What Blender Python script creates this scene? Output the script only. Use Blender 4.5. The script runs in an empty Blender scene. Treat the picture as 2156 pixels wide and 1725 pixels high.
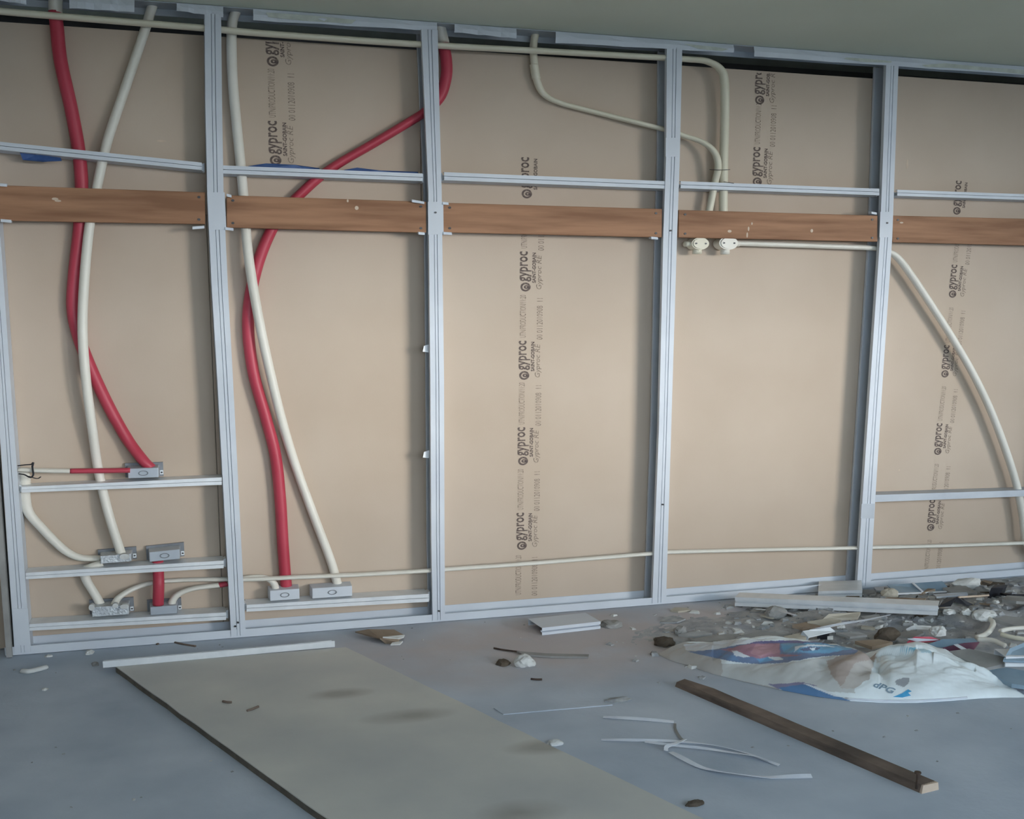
import bpy, math, random
from mathutils import Vector, Matrix, noise

random.seed(7)
scn = bpy.context.scene
COL = scn.collection

# ------------------------------------------------------------------ camera, sky, exposure
FPX, PPX, PPY = 2315.0, 1040.0, 1049.0          # focal length and principal point, in pixels of 2156 x 1725
_X = Vector((8079, 387, -2315)).normalized()     # wall direction seen in the camera's axes
_Z = Vector((0, 13851, 2315)).normalized()       # plumb line seen in the camera's axes
_Y = _Z.cross(_X).normalized()
_Z = _X.cross(_Y).normalized()
W_FROM_C = Matrix((_X, _Y, _Z))
CAM = Vector((0.0, -5.0374, 1.4440))
D = 0.107                                        # depth of the stud frame
H = 2.70                                         # ceiling height
SQ = 0.60                                        # tubes are oval: lower than they are wide

cam_d = bpy.data.cameras.new('camera')
cam = bpy.data.objects.new('camera', cam_d)
COL.objects.link(cam)
cam.matrix_world = Matrix.Translation(CAM) @ W_FROM_C.to_4x4()
cam_d.sensor_width = 36.0
cam_d.sensor_fit = 'HORIZONTAL'
cam_d.lens = FPX / 2156 * 36.0
cam_d.shift_x = (1078 - PPX) / 2156
cam_d.shift_y = (PPY - 862.5) / 2156
cam_d.clip_start = 0.05
scn.camera = cam

world = bpy.data.worlds.new('overcast_sky')
scn.world = world
world.use_nodes = True
wn = world.node_tree
wn.nodes['Background'].inputs['Color'].default_value = (0.74, 0.87, 1.0, 1)
wn.nodes['Background'].inputs['Strength'].default_value = 4.9

sun_d = bpy.data.lights.new('veiled_sun', 'SUN')
sun_d.energy = 2.1
sun_d.angle = math.radians(15)
sun_d.color = (1.0, 0.95, 0.88)
sun = bpy.data.objects.new('veiled_sun', sun_d)
COL.objects.link(sun)
sun.rotation_euler = Vector((-0.75, 1.0, -0.110)).to_track_quat('-Z', 'Y').to_euler()

scn.view_settings.view_transform = 'Standard'
scn.view_settings.look = 'None'
scn.view_settings.gamma = 1.0
scn.view_settings.use_curve_mapping = False
scn.view_settings.exposure = 0.42

# ------------------------------------------------------------------ helpers
def ray(px, py):
    return W_FROM_C @ Vector(((px - PPX) / FPX, -(py - PPY) / FPX, -1.0))

def P(px, py, y=-D):
    r = ray(px, py)
    return CAM + r * ((y - CAM.y) / r.y)

def G(px, py, z=0.0):
    r = ray(px, py)
    return CAM + r * ((z - CAM.z) / r.z)

def to_px(p):
    c = W_FROM_C.transposed() @ (Vector(p) - CAM)
    return PPX + FPX * c.x / -c.z, PPY - FPX * c.y / -c.z

def lin(c):
    return tuple(((v / 255) / 12.92 if v / 255 <= .04045 else ((v / 255 + .055) / 1.055) ** 2.4) for v in c) + (1.0,)

def material(name, a, b=None, scale=6.0, rough=0.7, metal=0.0, bump=0.0, bscale=40.0, stretch=(1, 1, 1), detail=6.0, lo=.35, hi=.65, spec=0.4):
    m = bpy.data.materials.new(name)
    m.use_nodes = True
    nt = m.node_tree
    bs = nt.nodes['Principled BSDF']
    bs.inputs['Roughness'].default_value = rough
    bs.inputs['Metallic'].default_value = metal
    bs.inputs['Specular IOR Level'].default_value = spec
    b = b or a
    tc = nt.nodes.new('ShaderNodeTexCoord')
    mp = nt.nodes.new('ShaderNodeMapping')
    mp.inputs['Scale'].default_value = stretch
    nt.links.new(tc.outputs['Object'], mp.inputs['Vector'])
    nz = nt.nodes.new('ShaderNodeTexNoise')
    nz.inputs['Scale'].default_value = scale
    nz.inputs['Detail'].default_value = detail
    nt.links.new(mp.outputs['Vector'], nz.inputs['Vector'])
    cr = nt.nodes.new('ShaderNodeValToRGB')
    cr.color_ramp.elements[0].position = lo
    cr.color_ramp.elements[1].position = hi
    cr.color_ramp.elements[0].color = lin(a)
    cr.color_ramp.elements[1].color = lin(b)
    nt.links.new(nz.outputs['Fac'], cr.inputs['Fac'])
    nt.links.new(cr.outputs['Color'], bs.inputs['Base Color'])
    if bump:
        n2 = nt.nodes.new('ShaderNodeTexNoise')
        n2.inputs['Scale'].default_value = bscale
        n2.inputs['Detail'].default_value = 5
        nt.links.new(mp.outputs['Vector'], n2.inputs['Vector'])
        bp = nt.nodes.new('ShaderNodeBump')
        bp.inputs['Strength'].default_value = bump
        bp.inputs['Distance'].default_value = 0.01
        nt.links.new(n2.outputs['Fac'], bp.inputs['Height'])
        nt.links.new(bp.outputs['Normal'], bs.inputs['Normal'])
    return m

M = {
    'gyp': material('brown_gypsum_paper', (190, 173, 155), (198, 182, 165), 1.6, .85, bump=.03, bscale=120),
    'galv': material('galvanised_steel', (198, 205, 214), (214, 220, 227), 4, .6, .05, bump=.012, bscale=30, lo=.25, hi=.75),
    'galv2': material('bright_galvanised_steel', (222, 227, 231), (234, 238, 241), 14, .38, .15),
    'galvd': material('dull_galvanised_steel', (166, 174, 184), (188, 196, 204), 5, .5, .25, bump=.01, lo=.25, hi=.75),
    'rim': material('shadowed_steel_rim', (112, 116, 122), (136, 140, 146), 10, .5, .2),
    'white': material('white_pvc', (222, 219, 208), (230, 227, 217), 5, .42),
    'cream': material('cream_pvc', (216, 211, 190), (224, 219, 200), 5, .45),
    'red': material('red_pvc', (176, 56, 74), (190, 70, 88), 4, .45),
    'wood': material('red_brown_timber', (134, 96, 70), (168, 126, 96), 3.0, .7, bump=.05, bscale=30, stretch=(.7, 5, 9)),
    'woodold': material('weathered_grey_timber', (84, 74, 68), (128, 112, 100), 5, .85, bump=.2, bscale=20, stretch=(1, 1, 6)),
    'pale': material('pale_splinter', (200, 180, 160), (214, 196, 176), 20, .8),
    'conc': material('grey_concrete_floor', (158, 171, 186), (202, 210, 220), 2.3, .8, bump=.15, bscale=45, detail=12, lo=.2, hi=.8),
    'ceil': material('painted_concrete_soffit', (200, 207, 192), (210, 216, 202), .8, .9, bump=.03, bscale=20, detail=3),
    'plaster': material('white_plaster', (196, 198, 196), (214, 216, 214), 14, .9, bump=.3, bscale=50),
    'smear': material('dried_plaster_smear', (186, 192, 184), (206, 212, 204), 20, .9, bump=.3, bscale=60),
    'board': material('beige_fibre_sheet', (188, 189, 187), (208, 207, 200), 2.2, .8, bump=.05, bscale=50, detail=8, lo=.3, hi=.68),
    'edge': material('dark_sheet_edge', (92, 88, 80), (110, 104, 94), 20, .9),
    'dust': material('rubble_dust', (150, 154, 160), (184, 184, 184), 12, .95, bump=.6, bscale=60),
    'chip': material('grey_plaster_crumbs', (138, 142, 146), (172, 174, 174), 30, .95),
    'dark': material('black_plastic', (26, 28, 36), (36, 38, 46), 8, .5),
    'brown': material('brown_cardboard', (134, 118, 102), (156, 140, 122), 8, .9, bump=.1),
    'dkbrown': material('dark_brown_lump', (70, 62, 54), (96, 86, 74), 12, .9, bump=.3),
    'beige': material('beige_board_offcut', (168, 162, 148), (186, 180, 166), 10, .9, bump=.1),
    'greybd': material('grey_board_offcut', (138, 138, 136), (158, 158, 156), 8, .9, bump=.1),
    'bluegrey': material('blue_grey_plastic_sheet', (116, 140, 158), (146, 168, 184), 5, .5),
    'blue': material('blue_plastic_film', (56, 84, 136), (74, 104, 156), 20, .5),
    'redfilm': material('red_plastic_film', (172, 48, 70), (196, 72, 92), 8, .4),
    'maroon': material('maroon_plastic_film', (96, 60, 82), (130, 90, 108), 9, .5),
    'strap': material('white_packing_strap', (206, 214, 226), (222, 228, 236), 12, .4),
    'ink': material('black_print_ink', (84, 74, 72), (128, 114, 106), 90, .9),
    'inkpale': material('faded_print_ink', (120, 108, 98), (168, 152, 136), 90, .9),
    'sackblue': material('sky_blue_print', (62, 150, 200), (84, 170, 214), 20, .6),
    'steel': material('screw_steel', (60, 60, 62), (84, 84, 86), 20, .5, .6),
    'rust': material('rusty_nail', (70, 60, 54), (96, 80, 70), 30, .8, .3),
    'tape': material('grey_tape', (184, 190, 196), (210, 216, 220), 30, .35, .4, bump=.6, bscale=90),
    'plasterwall': material('grey_plastered_wall', (186, 184, 178), (198, 196, 190), 4, .9),  # only on unseen walls, kept pale to bounce fill light
    'earth': material('dark_earth', (74, 70, 62), (92, 88, 78), 2, .95),
    'shadewall': material('wall_shade_colour', (70, 70, 74), (86, 86, 88), 4, .9),  # shade of the head recess and left return put into the colour
}

def stain(mat, centre, radius, colour, strength=.75):
    """a dusty patch with ragged edges, lying where the rubble was dragged"""
    nt = mat.node_tree
    bs = nt.nodes['Principled BSDF']
    src = bs.inputs['Base Color'].links[0].from_socket
    tc = nt.nodes.new('ShaderNodeTexCoord')
    mp = nt.nodes.new('ShaderNodeMapping')
    mp.vector_type = 'TEXTURE'
    mp.inputs['Location'].default_value = centre
    mp.inputs['Scale'].default_value = radius
    nt.links.new(tc.outputs['Object'], mp.inputs['Vector'])
    gr = nt.nodes.new('ShaderNodeTexGradient')
    gr.gradient_type = 'SPHERICAL'
    nt.links.new(mp.outputs['Vector'], gr.inputs['Vector'])
    nz = nt.nodes.new('ShaderNodeTexNoise')
    nz.inputs['Scale'].default_value = 3.5
    nz.inputs['Detail'].default_value = 8
    nt.links.new(tc.outputs['Object'], nz.inputs['Vector'])
    mu = nt.nodes.new('ShaderNodeMath')
    mu.operation = 'MULTIPLY'
    nt.links.new(gr.outputs['Fac'], mu.inputs[0])
    nt.links.new(nz.outputs['Fac'], mu.inputs[1])
    rp = nt.nodes.new('ShaderNodeValToRGB')
    rp.color_ramp.elements[0].position = .03
    rp.color_ramp.elements[1].position = .36
    rp.color_ramp.elements[1].color = (strength,) * 3 + (1,)
    nt.links.new(mu.outputs[0], rp.inputs['Fac'])
    mx = nt.nodes.new('ShaderNodeMix')
    mx.data_type = 'RGBA'
    nt.links.new(rp.outputs['Color'], mx.inputs[0])
    nt.links.new(src, mx.inputs[6])
    mx.inputs[7].default_value = lin(colour)
    nt.links.new(mx.outputs[2], bs.inputs['Base Color'])
stain(M['conc'], (1.9, -.55, 0), (2.0, .75, 1), (188, 176, 172))
stain(M['board'], (.9, -2.2, .02), (.16, .10, 1), (140, 134, 124), .6)
stain(M['board'], (.75, -1.35, .02), (.2, .08, 1), (142, 136, 126), .6)
stain(M['board'], (1.15, -1.75, .02), (.18, .08, 1), (140, 134, 124), .6)
stain(M['board'], (.55, -1.05, .02), (.15, .07, 1), (146, 140, 130), .6)

def tag(o, label=None, cat=None, group=None, kind=None):
    if label: o['label'] = label
    if cat: o['category'] = cat
    if group: o['group'] = group
    if kind: o['kind'] = kind
    return o

def add(name, verts, faces, mat, parent=None, smooth=False, solid=0.0):
    me = bpy.data.meshes.new(name)
    me.from_pydata([tuple(v) for v in verts], [], faces)
    me.validate()
    if mat: me.materials.append(M[mat] if isinstance(mat, str) else mat)
    if smooth:
        for p in me.polygons: p.use_smooth = True
    o = bpy.data.objects.new(name, me)
    COL.objects.link(o)
    if parent is not None:
        o.parent = parent
        o.matrix_parent_inverse = Matrix.Translation(-parent.location)
    if solid:
        s = o.modifiers.new('thickness', 'SOLIDIFY')
        s.thickness = solid
        s.offset = 0
    return o

def thing(name, loc, label, cat, group=None):
    o = bpy.data.objects.new(name, None)
    o.empty_display_size = .05
    o.location = loc
    COL.objects.link(o)
    return tag(o, label, cat, group)

def copy_part(o, parent, mw):
    c = o.copy()
    COL.objects.link(c)
    c.parent = parent
    c.matrix_parent_inverse = Matrix.Translation(-parent.location) if parent else Matrix()
    c.matrix_local = mw
    return c

BOXF = [(0, 3, 2, 1), (4, 5, 6, 7), (0, 1, 5, 4), (1, 2, 6, 5), (2, 3, 7, 6), (3, 0, 4, 7)]

def hexa(name, bottom, top, mat, parent=None):
    return add(name, list(bottom) + list(top), BOXF, mat, parent)

def box_v(x0, x1, y0, y1, z0, z1):
    return [(x0, y0, z0), (x1, y0, z0), (x1, y1, z0), (x0, y1, z0), (x0, y0, z1), (x1, y0, z1), (x1, y1, z1), (x0, y1, z1)]

def box(name, x0, x1, y0, y1, z0, z1, mat, parent=None):
    return add(name, box_v(x0, x1, y0, y1, z0, z1), BOXF, mat, parent)

def bevel(o, w=.003, seg=2):
    b = o.modifiers.new('bevel', 'BEVEL')
    b.width = w
    b.segments = seg
    b.limit_method = 'ANGLE'
    return o

def sheet(name, stations, mat, parent=None, t=.0035, shift=(0, 0, 0)):
    """bent sheet metal: a list of equal-length rows of points, bridged, given a thickness"""
    n = len(stations[0])
    v = [tuple(Vector(p) + Vector(shift)) for s in stations for p in s]
    f = []
    for i in range(len(stations) - 1):
        for j in range(n - 1):
            f.append((i * n + j, i * n + j + 1, (i + 1) * n + j + 1, (i + 1) * n + j))
    return add(name, v, f, mat, parent, solid=t)

def catmull(pts, step=10):
    q = [Vector(p) for p in pts]
    q = [q[0] * 2 - q[1]] + q + [q[-1] * 2 - q[-2]]
    out = []
    for i in range(1, len(q) - 2):
        p0, p1, p2, p3 = q[i - 1:i + 3]
        # centripetal-like smoothing with plain uniform spline
        for k in range(step):
            t = k / step
            out.append(.5 * ((2 * p1) + (p2 - p0) * t + (2 * p0 - 5 * p1 + 4 * p2 - p3) * t * t + (3 * p1 - p0 - 3 * p2 + p3) * t ** 3))
    out.append(q[-2])
    return out

def sweep(path, r, n=14, sq=SQ, radii=None):
    """round tube along a path of world points, its section lower than wide by sq"""
    tr = [Vector((p.x, p.y, p.z / sq)) for p in path]
    v, f = [], []
    ref = Vector((0, 1, 0))
    for i, p in enumerate(tr):
        d = (tr[min(i + 1, len(tr) - 1)] - tr[max(i - 1, 0)]).normalized()
        if abs(d.dot(ref)) > .95: ref = Vector((1, 0, 0))
        a = d.cross(ref).normalized()
        b = a.cross(d).normalized()
        rr = radii[i] if radii else r
        for k in range(n):
            t = 2 * math.pi * k / n
            q = p + (a * math.cos(t) + b * math.sin(t)) * rr
            v.append((q.x, q.y, q.z * sq))
    m = len(path)
    for i in range(m - 1):
        for k in range(n):
            f.append((i * n + k, i * n + (k + 1) % n, (i + 1) * n + (k + 1) % n, (i + 1) * n + k))
    f.append(tuple(range(n))[::-1])
    f.append(tuple((m - 1) * n + k for k in range(n)))
    return v, f

def tube(name, pts, r, mat, parent=None, step=10):
    path = catmull([P(x, y, yy) for x, y, yy in pts], step)
    v, f = sweep(path, r)
    o = add(name, v, f, mat, parent, smooth=True)
    return o

def disc(name, c, rx, rz, y0, y1, mat, parent=None, n=24, inner=0.0):
    """oval plate or ring facing the room, from depth y0 (near) to y1"""
    v, f = [], []
    for (y, k) in ((y0, 1), (y1, 1)):
        for i in range(n):
            t = 2 * math.pi * i / n
            v.append((c.x + rx * math.cos(t), y, c.z + rz * math.sin(t)))
    if inner:
        for y in (y0, y1):
            for i in range(n):
                t = 2 * math.pi * i / n
                v.append((c.x + rx * inner * math.cos(t), y, c.z + rz * inner * math.sin(t)))
    for i in range(n):
        j = (i + 1) % n
        f.append((i, n + i, n + j, j))
        if inner:
            f.append((2 * n + i, 2 * n + j, 3 * n + j, 3 * n + i))
            f.append((i, j, 2 * n + j, 2 * n + i))
            f.append((n + i, 3 * n + i, 3 * n + j, n + j))
    if not inner:
        f.append(tuple(range(n)))
        f.append(tuple(range(2 * n - 1, n - 1, -1)))
    return add(name, v, f, mat, parent)

# ------------------------------------------------------------------ the room shell, its unseen walls shaped to steer the daylight
YF = -6.4                                        # open facade behind the camera
fl = box('floor', -2.6, 12, YF, .4, -.2, 0, 'conc')
tag(fl, kind='structure')
ce = box('ceiling', -2.6, 12, YF, .4, H, H + .25, 'ceil')
tag(ce, kind='structure')
wl = box('wall_left_unseen', -2.6, -2.45, YF, .0, 0, H, 'plasterwall')  # unseen side wall, kept for shading from the left
tag(wl, kind='structure')
wc = box('wall_left_return', -2.45, -.80, .02, .12, 0, H, 'shadewall')  # wall in shade at the left edge, the shade put into its colour
tag(wc, kind='structure')
wf = box('wall_front_added_parapet', -2.45, 12, YF, YF + .15, 0, 1.05, 'plasterwall')  # unseen, its height set to shade the foot of the back wall
tag(wf, kind='structure')
wf = box('wall_front_added_lintel', -2.45, 12, YF, YF + .15, 2.48, H, 'plasterwall')  # unseen, its height set to limit light from above
tag(wf, kind='structure')
wf = box('wall_front_added_pier', -2.45, -.6, YF, YF + .15, 1.05, 2.48, 'plasterwall')  # unseen, added so the left end gets less sky
tag(wf, kind='structure')
wf = box('wall_front_added_column', 3.55, 4.25, YF, YF + .3, 1.05, 2.48, 'plasterwall')  # unseen, added to dim the left of the back wall
tag(wf, kind='structure')
wr = box('wall_right_unseen', 9.2, 9.35, YF, .4, 0, H, 'plasterwall')  # unseen, ends the opening to dim the right bays
tag(wr, kind='structure')
ground = box('ground_outside', -60, 70, -90, YF, -3.3, -3.0, 'earth')
tag(ground, kind='structure')

# gypsum boards of the far lining, upper row over lower row, joints behind the steel
wall = box('wall_back', -.80, 6.0, .022, .06, 0, H - .10, 'beige')
wv = box('wall_back_shade_sheet', -2.45, 9.2, .26, .4, 0, H, 'shadewall')  # added dark sheet, the head recess's shade put into its colour
tag(wv, kind='structure')
tag(wall, kind='structure')
XS = {'l': -.79, 's2': .17, 's3': 1.12, 's4': 2.31, 's5': 3.48, 'r': 5.9}
SEAM = P(650, 458, 0).z
def gboard(x0, x1, z0, z1):
    return bevel(box('gypsum_board', x0 + .0015, x1 - .0015, 0, .02, z0 + .0015, z1 - .0015, 'gyp', wall), .001, 1)
gb_up1 = gboard(XS['l'], XS['s3'], SEAM, H - .095)
gb_up2 = gboard(XS['s3'], XS['s5'], SEAM, H - .085)
gb_up3 = gboard(XS['s5'], XS['r'], SEAM, H - .065)
gb_lo1 = gboard(XS['l'], XS['s2'], .004, SEAM)
gb_lo2 = gboard(XS['s2'], XS['s4'], .004, SEAM)
gb_lo3 = gboard(XS['s4'], XS['r'], .004, SEAM)

# printed maker's line on the board paper
def text_mesh(body, size=1.0, bold=0.0, shear=0.0):
    cu = bpy.data.curves.new('print', 'FONT')
    cu.body = body
    cu.size = size
    cu.offset = bold
    cu.shear = shear
    cu.resolution_u = 2
    ob = bpy.data.objects.new('print', cu)
    COL.objects.link(ob)
    dg = bpy.context.evaluated_depsgraph_get()
    me = bpy.data.meshes.new_from_object(ob.evaluated_get(dg))
    bpy.data.objects.remove(ob)
    bpy.data.curves.remove(cu)
    xs = [v.co.x for v in me.vertices]
    ys = [v.co.y for v in me.vertices]
    return [((v.co.x - min(xs)) / (max(xs) - min(xs)), v.co.y - 0.0, 0) for v in me.vertices], [tuple(p.vertices) for p in me.polygons], max(ys) - min(ys), min(ys)

def unit_ink(items):
    """items: (mesh data, along0, along1, across, height); along runs up the wall, across runs to the right; baseline on the right"""
    V, F = [], []
    for (vs, fs, hh, y0), a0, a1, c, hgt in items:
        b = len(V)
        for x, y, z in vs:
            V.append((c - (y - y0) / hh * hgt, 0.0, a0 + x * (a1 - a0)))
        F += [tuple(b + i for i in p) for p in fs]
    return V, F

def oval_mesh(n=20, inner=.62):
    v, f = [], []
    for k in (1, inner):
        for i in range(n):
            t = 2 * math.pi * i / n
            v.append((.5 + .5 * k * math.cos(t), .5 + .5 * k * math.sin(t), 0))
    for i in range(n):
        j = (i + 1) % n
        f.append((i, j, n + j, n + i))
    return v, f, 1.0, 0.0

T_logo = text_mesh('gyproc', 1, .018)
T_bar = text_mesh('SAINT-GOBAIN', 1, .03)
T_row1 = text_mesh('UTN/PRODUCTION/11:20')
T_row2a = text_mesh('Gyproc RE', 1, 0, .2)
T_row2b = text_mesh('00 0112010908  11')
U_V, U_F = unit_ink([(oval_mesh(), 0, .042, .030, .050), (oval_mesh(16, .3), .012, .030, .022, .026),
                     (T_logo, .046, .185, .034, .058), (T_bar, .040, .180, .056, .018)])
U2_V, U2_F = unit_ink([(T_row1, .200, .400, .012, .030), (T_row2a, .010, .170, .092, .034), (T_row2b, .190, .385, .096, .030)])
ME_A = bpy.data.meshes.new('print'); ME_A.from_pydata(U_V, [], U_F); ME_A.materials.append(M['ink'])
ME_B = bpy.data.meshes.new('print_faint'); ME_B.from_pydata(U2_V, [], U2_F); ME_B.materials.append(M['inkpale'])
def stamp(px, py, parent, lean=0.0, s=1.0, faint=True, logo=True):
    p = P(px, py, 0)
    for me, nm in ((ME_A, 'maker_print'), (ME_B, 'batch_print')):
        if nm == 'batch_print' and not faint: continue
        if nm == 'maker_print' and not logo: continue
        lim = (max(v.co.z for v in parent.data.vertices) - .003 - p.z) / s
        if max(v.co.z for v in me.vertices) > lim:      # the paper ends here: so does the print
            keep = [tuple(f.vertices) for f in me.polygons if all(me.vertices[i].co.z < lim for i in f.vertices)]
            idx = sorted({i for f in keep for i in f})
            mp = {j: n for n, j in enumerate(idx)}
            m3 = bpy.data.meshes.new(nm)
            m3.from_pydata([tuple(me.vertices[j].co) for j in idx], [], [tuple(mp[i] for i in f) for f in keep])
            m3.materials.append(me.materials[0])
            me = m3
        o = bpy.data.objects.new(nm, me)
        COL.objects.link(o)
        o.parent = parent
        o.location = (p.x, -.0012, p.z)
        o.rotation_euler = (0, lean, 0)
        o.scale = (s, 1, s)
for y in (418, 614, 800, 980, 1158): stamp(1107 - (y - 418) * .014, y, gb_lo2 if y > 500 else gb_up1, .0, faint=y > 500)
stamp(1092, 1335, gb_lo2, logo=False)
for y in (140, 348): stamp(572 + (y - 140) * .03, y, gb_up1, .0)
for x, y in ((1597, 220), (1592, 392)): stamp(x, y, gb_up2)
for x, y in ((2012, 452), (2003, 627), (1987, 795), (1972, 958), (1957, 1118), (1942, 1275)): stamp(x, y, gb_lo3 if y > 500 else gb_up3, .055, .93, faint=y > 500, logo=y < 1200)
for px, py, w, h in ((340, 297, 9, 2), (1910, 346, 3, 12), (1893, 990, 2, 2)):
    c = P(px, py, 0)
    disc('scuff', c, w / 470, h / 470, -.001, .002, 'pale', gb_up1 if px < 1000 else gb_up3, 10)

# ------------------------------------------------------------------ head and floor tracks
ttop = thing('ceiling_track', (2.2, 0, H), 'steel head track fixed to the soffit along the top of the frame', 'track')
sheet('channel', [[(x, .004, H - .03), (x, .004, H - .003), (x, -D, H - .003)] for x in (-.79, 5.9)], 'galvd', ttop, .003)
def flange(x0, x1, yt0, yt1, yb0, yb1, skew=0):
    a, b = P(x0, yt0), P(x1, yt1)
    c, d = P(x0, yb0), P(x1, yb1)
    a.z = min(a.z, H - .004); b.z = min(b.z, H - .004)
    n = 8
    rows = []
    for i in range(n + 1):
        t = i / n
        u, l = a.lerp(b, t), c.lerp(d, t)
        u.z = min(u.z, H - .004)
        w = .004 * math.sin(i * 2.1 + x0)
        rows.append([u, u.lerp(l, .5) + Vector((0, -.004 + w, 0)), l + Vector((0, w * 1.5, 0))])
    return sheet('track_flange', rows, 'galv', ttop, .003)
flange(-40, 55, -20, -12, -4, 9)
flange(146, 283, -14, -4, 17, 26)
flange(372, 470, 2, 12, 22, 37)
flange(533, 920, 18, 44, 43, 65)
flange(957, 1087, 50, 58, 68, 81)
flange(1170, 1544, 64, 90, 90, 111)
flange(1587, 2200, 96, 140, 119, 161)
def smear(pts, y=-D - .008):
    n = len(pts)
    v = [P(x, yy, y) for x, yy in pts] + [P(x, yy, y + .006) for x, yy in pts]
    f = [tuple(range(n)), tuple(range(2 * n - 1, n - 1, -1))] + [(i, n + i, n + (i + 1) % n, (i + 1) % n) for i in range(n)]
    add('plaster_smear', v, f, 'smear', ttop)
smear([(1782, 121), (1830, 124), (1878, 129), (1876, 132), (1820, 131), (1776, 124)])
smear([(1940, 137), (1990, 133), (2060, 140), (2160, 148), (2160, 157), (2090, 150), (2000, 143), (1950, 141)])
smear([(1440, 92), (1500, 98), (1534, 103), (1520, 108), (1470, 103)])
smear([(560, 26), (660, 33), (750, 42), (740, 50), (640, 44), (565, 36)])

tbot = thing('floor_track', (2.2, -D, 0), 'galvanised floor track running along the foot of the stud frame', 'track')
sheet('channel', [[(x, -D, .040), (x, -D, .004), (x, -.004, .004), (x, -.004, .052)] for x in [-.745 + i * .35 for i in range(20)]], 'galv', tbot, .003)

# ------------------------------------------------------------------ studs
def stud(label, stations):
    b = P(*stations[-1][1:])
    root = thing('steel_stud', (b.x, -D, 0), label, 'stud', 'galvanised wall studs')
    rows = []
    for xl, xr, y in stations:
        l, r = P(xl, y), P(xr, y)
        if y == stations[-1][2]: l.z = r.z = .012
        if y == stations[0][2]: l.z = r.z = H - .035
        z = (l.z + r.z) / 2
        w = r.x - l.x
        X = lambda s: l.x + w * s
        F = -D - .004
        rows.append([(X(0), F + .02, z), (X(0), F, z), (X(.36), F, z), (X(.40), F + .007, z), (X(.44), F + .001, z), (X(.58), F + .001, z), (X(.62), F + .007, z), (X(.66), F, z),
                     (X(1), F, z), (X(1), -.005, z), (X(0), -.005, z), (X(0), -.02, z)])
    sheet('channel', rows, 'galv', root, .003)
    def at(y):
        for (a, b) in zip(stations, stations[1:]):
            if a[2] <= y <= b[2]:
                t = (y - a[2]) / (b[2] - a[2])
                return a[0] + (b[0] - a[0]) * t, a[1] + (b[1] - a[1]) * t
        return stations[-1][:2]
    def plate(y0, y1, out=3, mat='galv2', name='splice_plate'):
        (a, b), (c, d) = at(y0), at(y1)
        y = -D - .008
        pts = [P(a - out * .3, y0, y), P(b + out, y0, y), P(d + out, y1, y), P(c - out * .3, y1, y)]
        hexa(name, [q + Vector((0, .004, 0)) for q in pts][::-1], pts[::-1], mat, root)
    def screw(y, s=.5):
        a, b = at(y)
        c = P(a + (b - a) * s, y)
        disc('screw', c, .005, .004, -D - .0125, -D - .002, 'steel', root, 10)
    return root, plate, screw

s1, pl, sc = stud('leftmost steel stud at the frame edge, beside the stacked socket rails', [(-66, -36, 6), (-22, 8, 600), (-7, 21.5, 800), (9.5, 40, 1050), (31, 64, 1367)])
pl(1282, 1360, 1, 'galv', 'shoe_plate')
s2, pl, sc = stud('steel stud between the first and second timber boards from the left', [(431.5, 465, 37), (433, 467, 230), (437, 470, 405), (446, 479, 600), (458, 490, 800), (487, 517, 1334)])
pl(405, 484, 3, 'galv'); sc(1310); sc(1318, .3)
s3, pl, sc = stud('steel stud between the second and third timber boards, behind it a red conduit', [(887, 920.5, 66), (894, 924, 220), (902, 929, 405), (906, 934, 800), (908, 935, 1130), (911, 936, 1304)])
pl(425, 494, 4, 'galv'); sc(448); sc(1286)
s4, pl, sc = stud('steel stud crossed by two cream conduits, left of the round junction boxes', [(1403.5, 1435, 103), (1402, 1430, 330), (1396, 1424, 500), (1387, 1412, 900), (1373, 1401, 1268)])
pl(290, 330, 1, 'galv', 'shoe_plate'); sc(486); sc(1062, .5)
s5, pl, sc = stud('rightmost steel stud, standing behind the rubble, with a rail on its right', [(1865, 1890, 139), (1852, 1877, 500), (1832, 1857, 800), (1816, 1842, 1040), (1803, 1831, 1240)])
pl(446, 500, 1, 'galv'); pl(1061, 1092, 1, 'galvd', 'tape_patch'); sc(470)
s6, pl, sc = stud('steel stud just beyond the right edge, holding the ends of the last rails', [(2246, 2270, 167), (2226, 2250, 600), (2208, 2232, 1000), (2198, 2222, 1212)])
# little bent tabs on the third stud
for y in (735, 958):
    c = P(899, y, -D + .02)
    hexa('bent_tab', [c + Vector(q) for q in ((-.02, 0, -.012), (.01, .002, -.016), (.012, .004, -.012), (-.018, .004, -.01))],
         [c + Vector(q) for q in ((-.014, 0, .014), (.014, .002, .022), (.016, .004, .022), (-.012, .004, .014))], 'galv2', s3)

# board edge beside the shade-coloured return at the left corner
e0, e1 = P(13, 1379, -D - .03), P(25, 1379, -D - .03)
f0, f1 = P(-46, 600, -D - .03), P(-34, 600, -D - .03)
def strip_at(p, q, z):
    t = (z - p.z) / (q.z - p.z)
    return p.lerp(q, t)
tz = H - .02
bot = [strip_at(e0, f0, .003), strip_at(e1, f1, .003)]
top = [strip_at(e0, f0, tz), strip_at(e1, f1, tz)]
tr = hexa('trim_1', [bot[0], bot[1], bot[1] + Vector((0, .09, 0)), bot[0] + Vector((0, .09, 0))], [top[0], top[1], top[1] + Vector((0, .09, 0)), top[0] + Vector((0, .09, 0))], 'greybd')
tag(tr, kind='structure')

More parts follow.
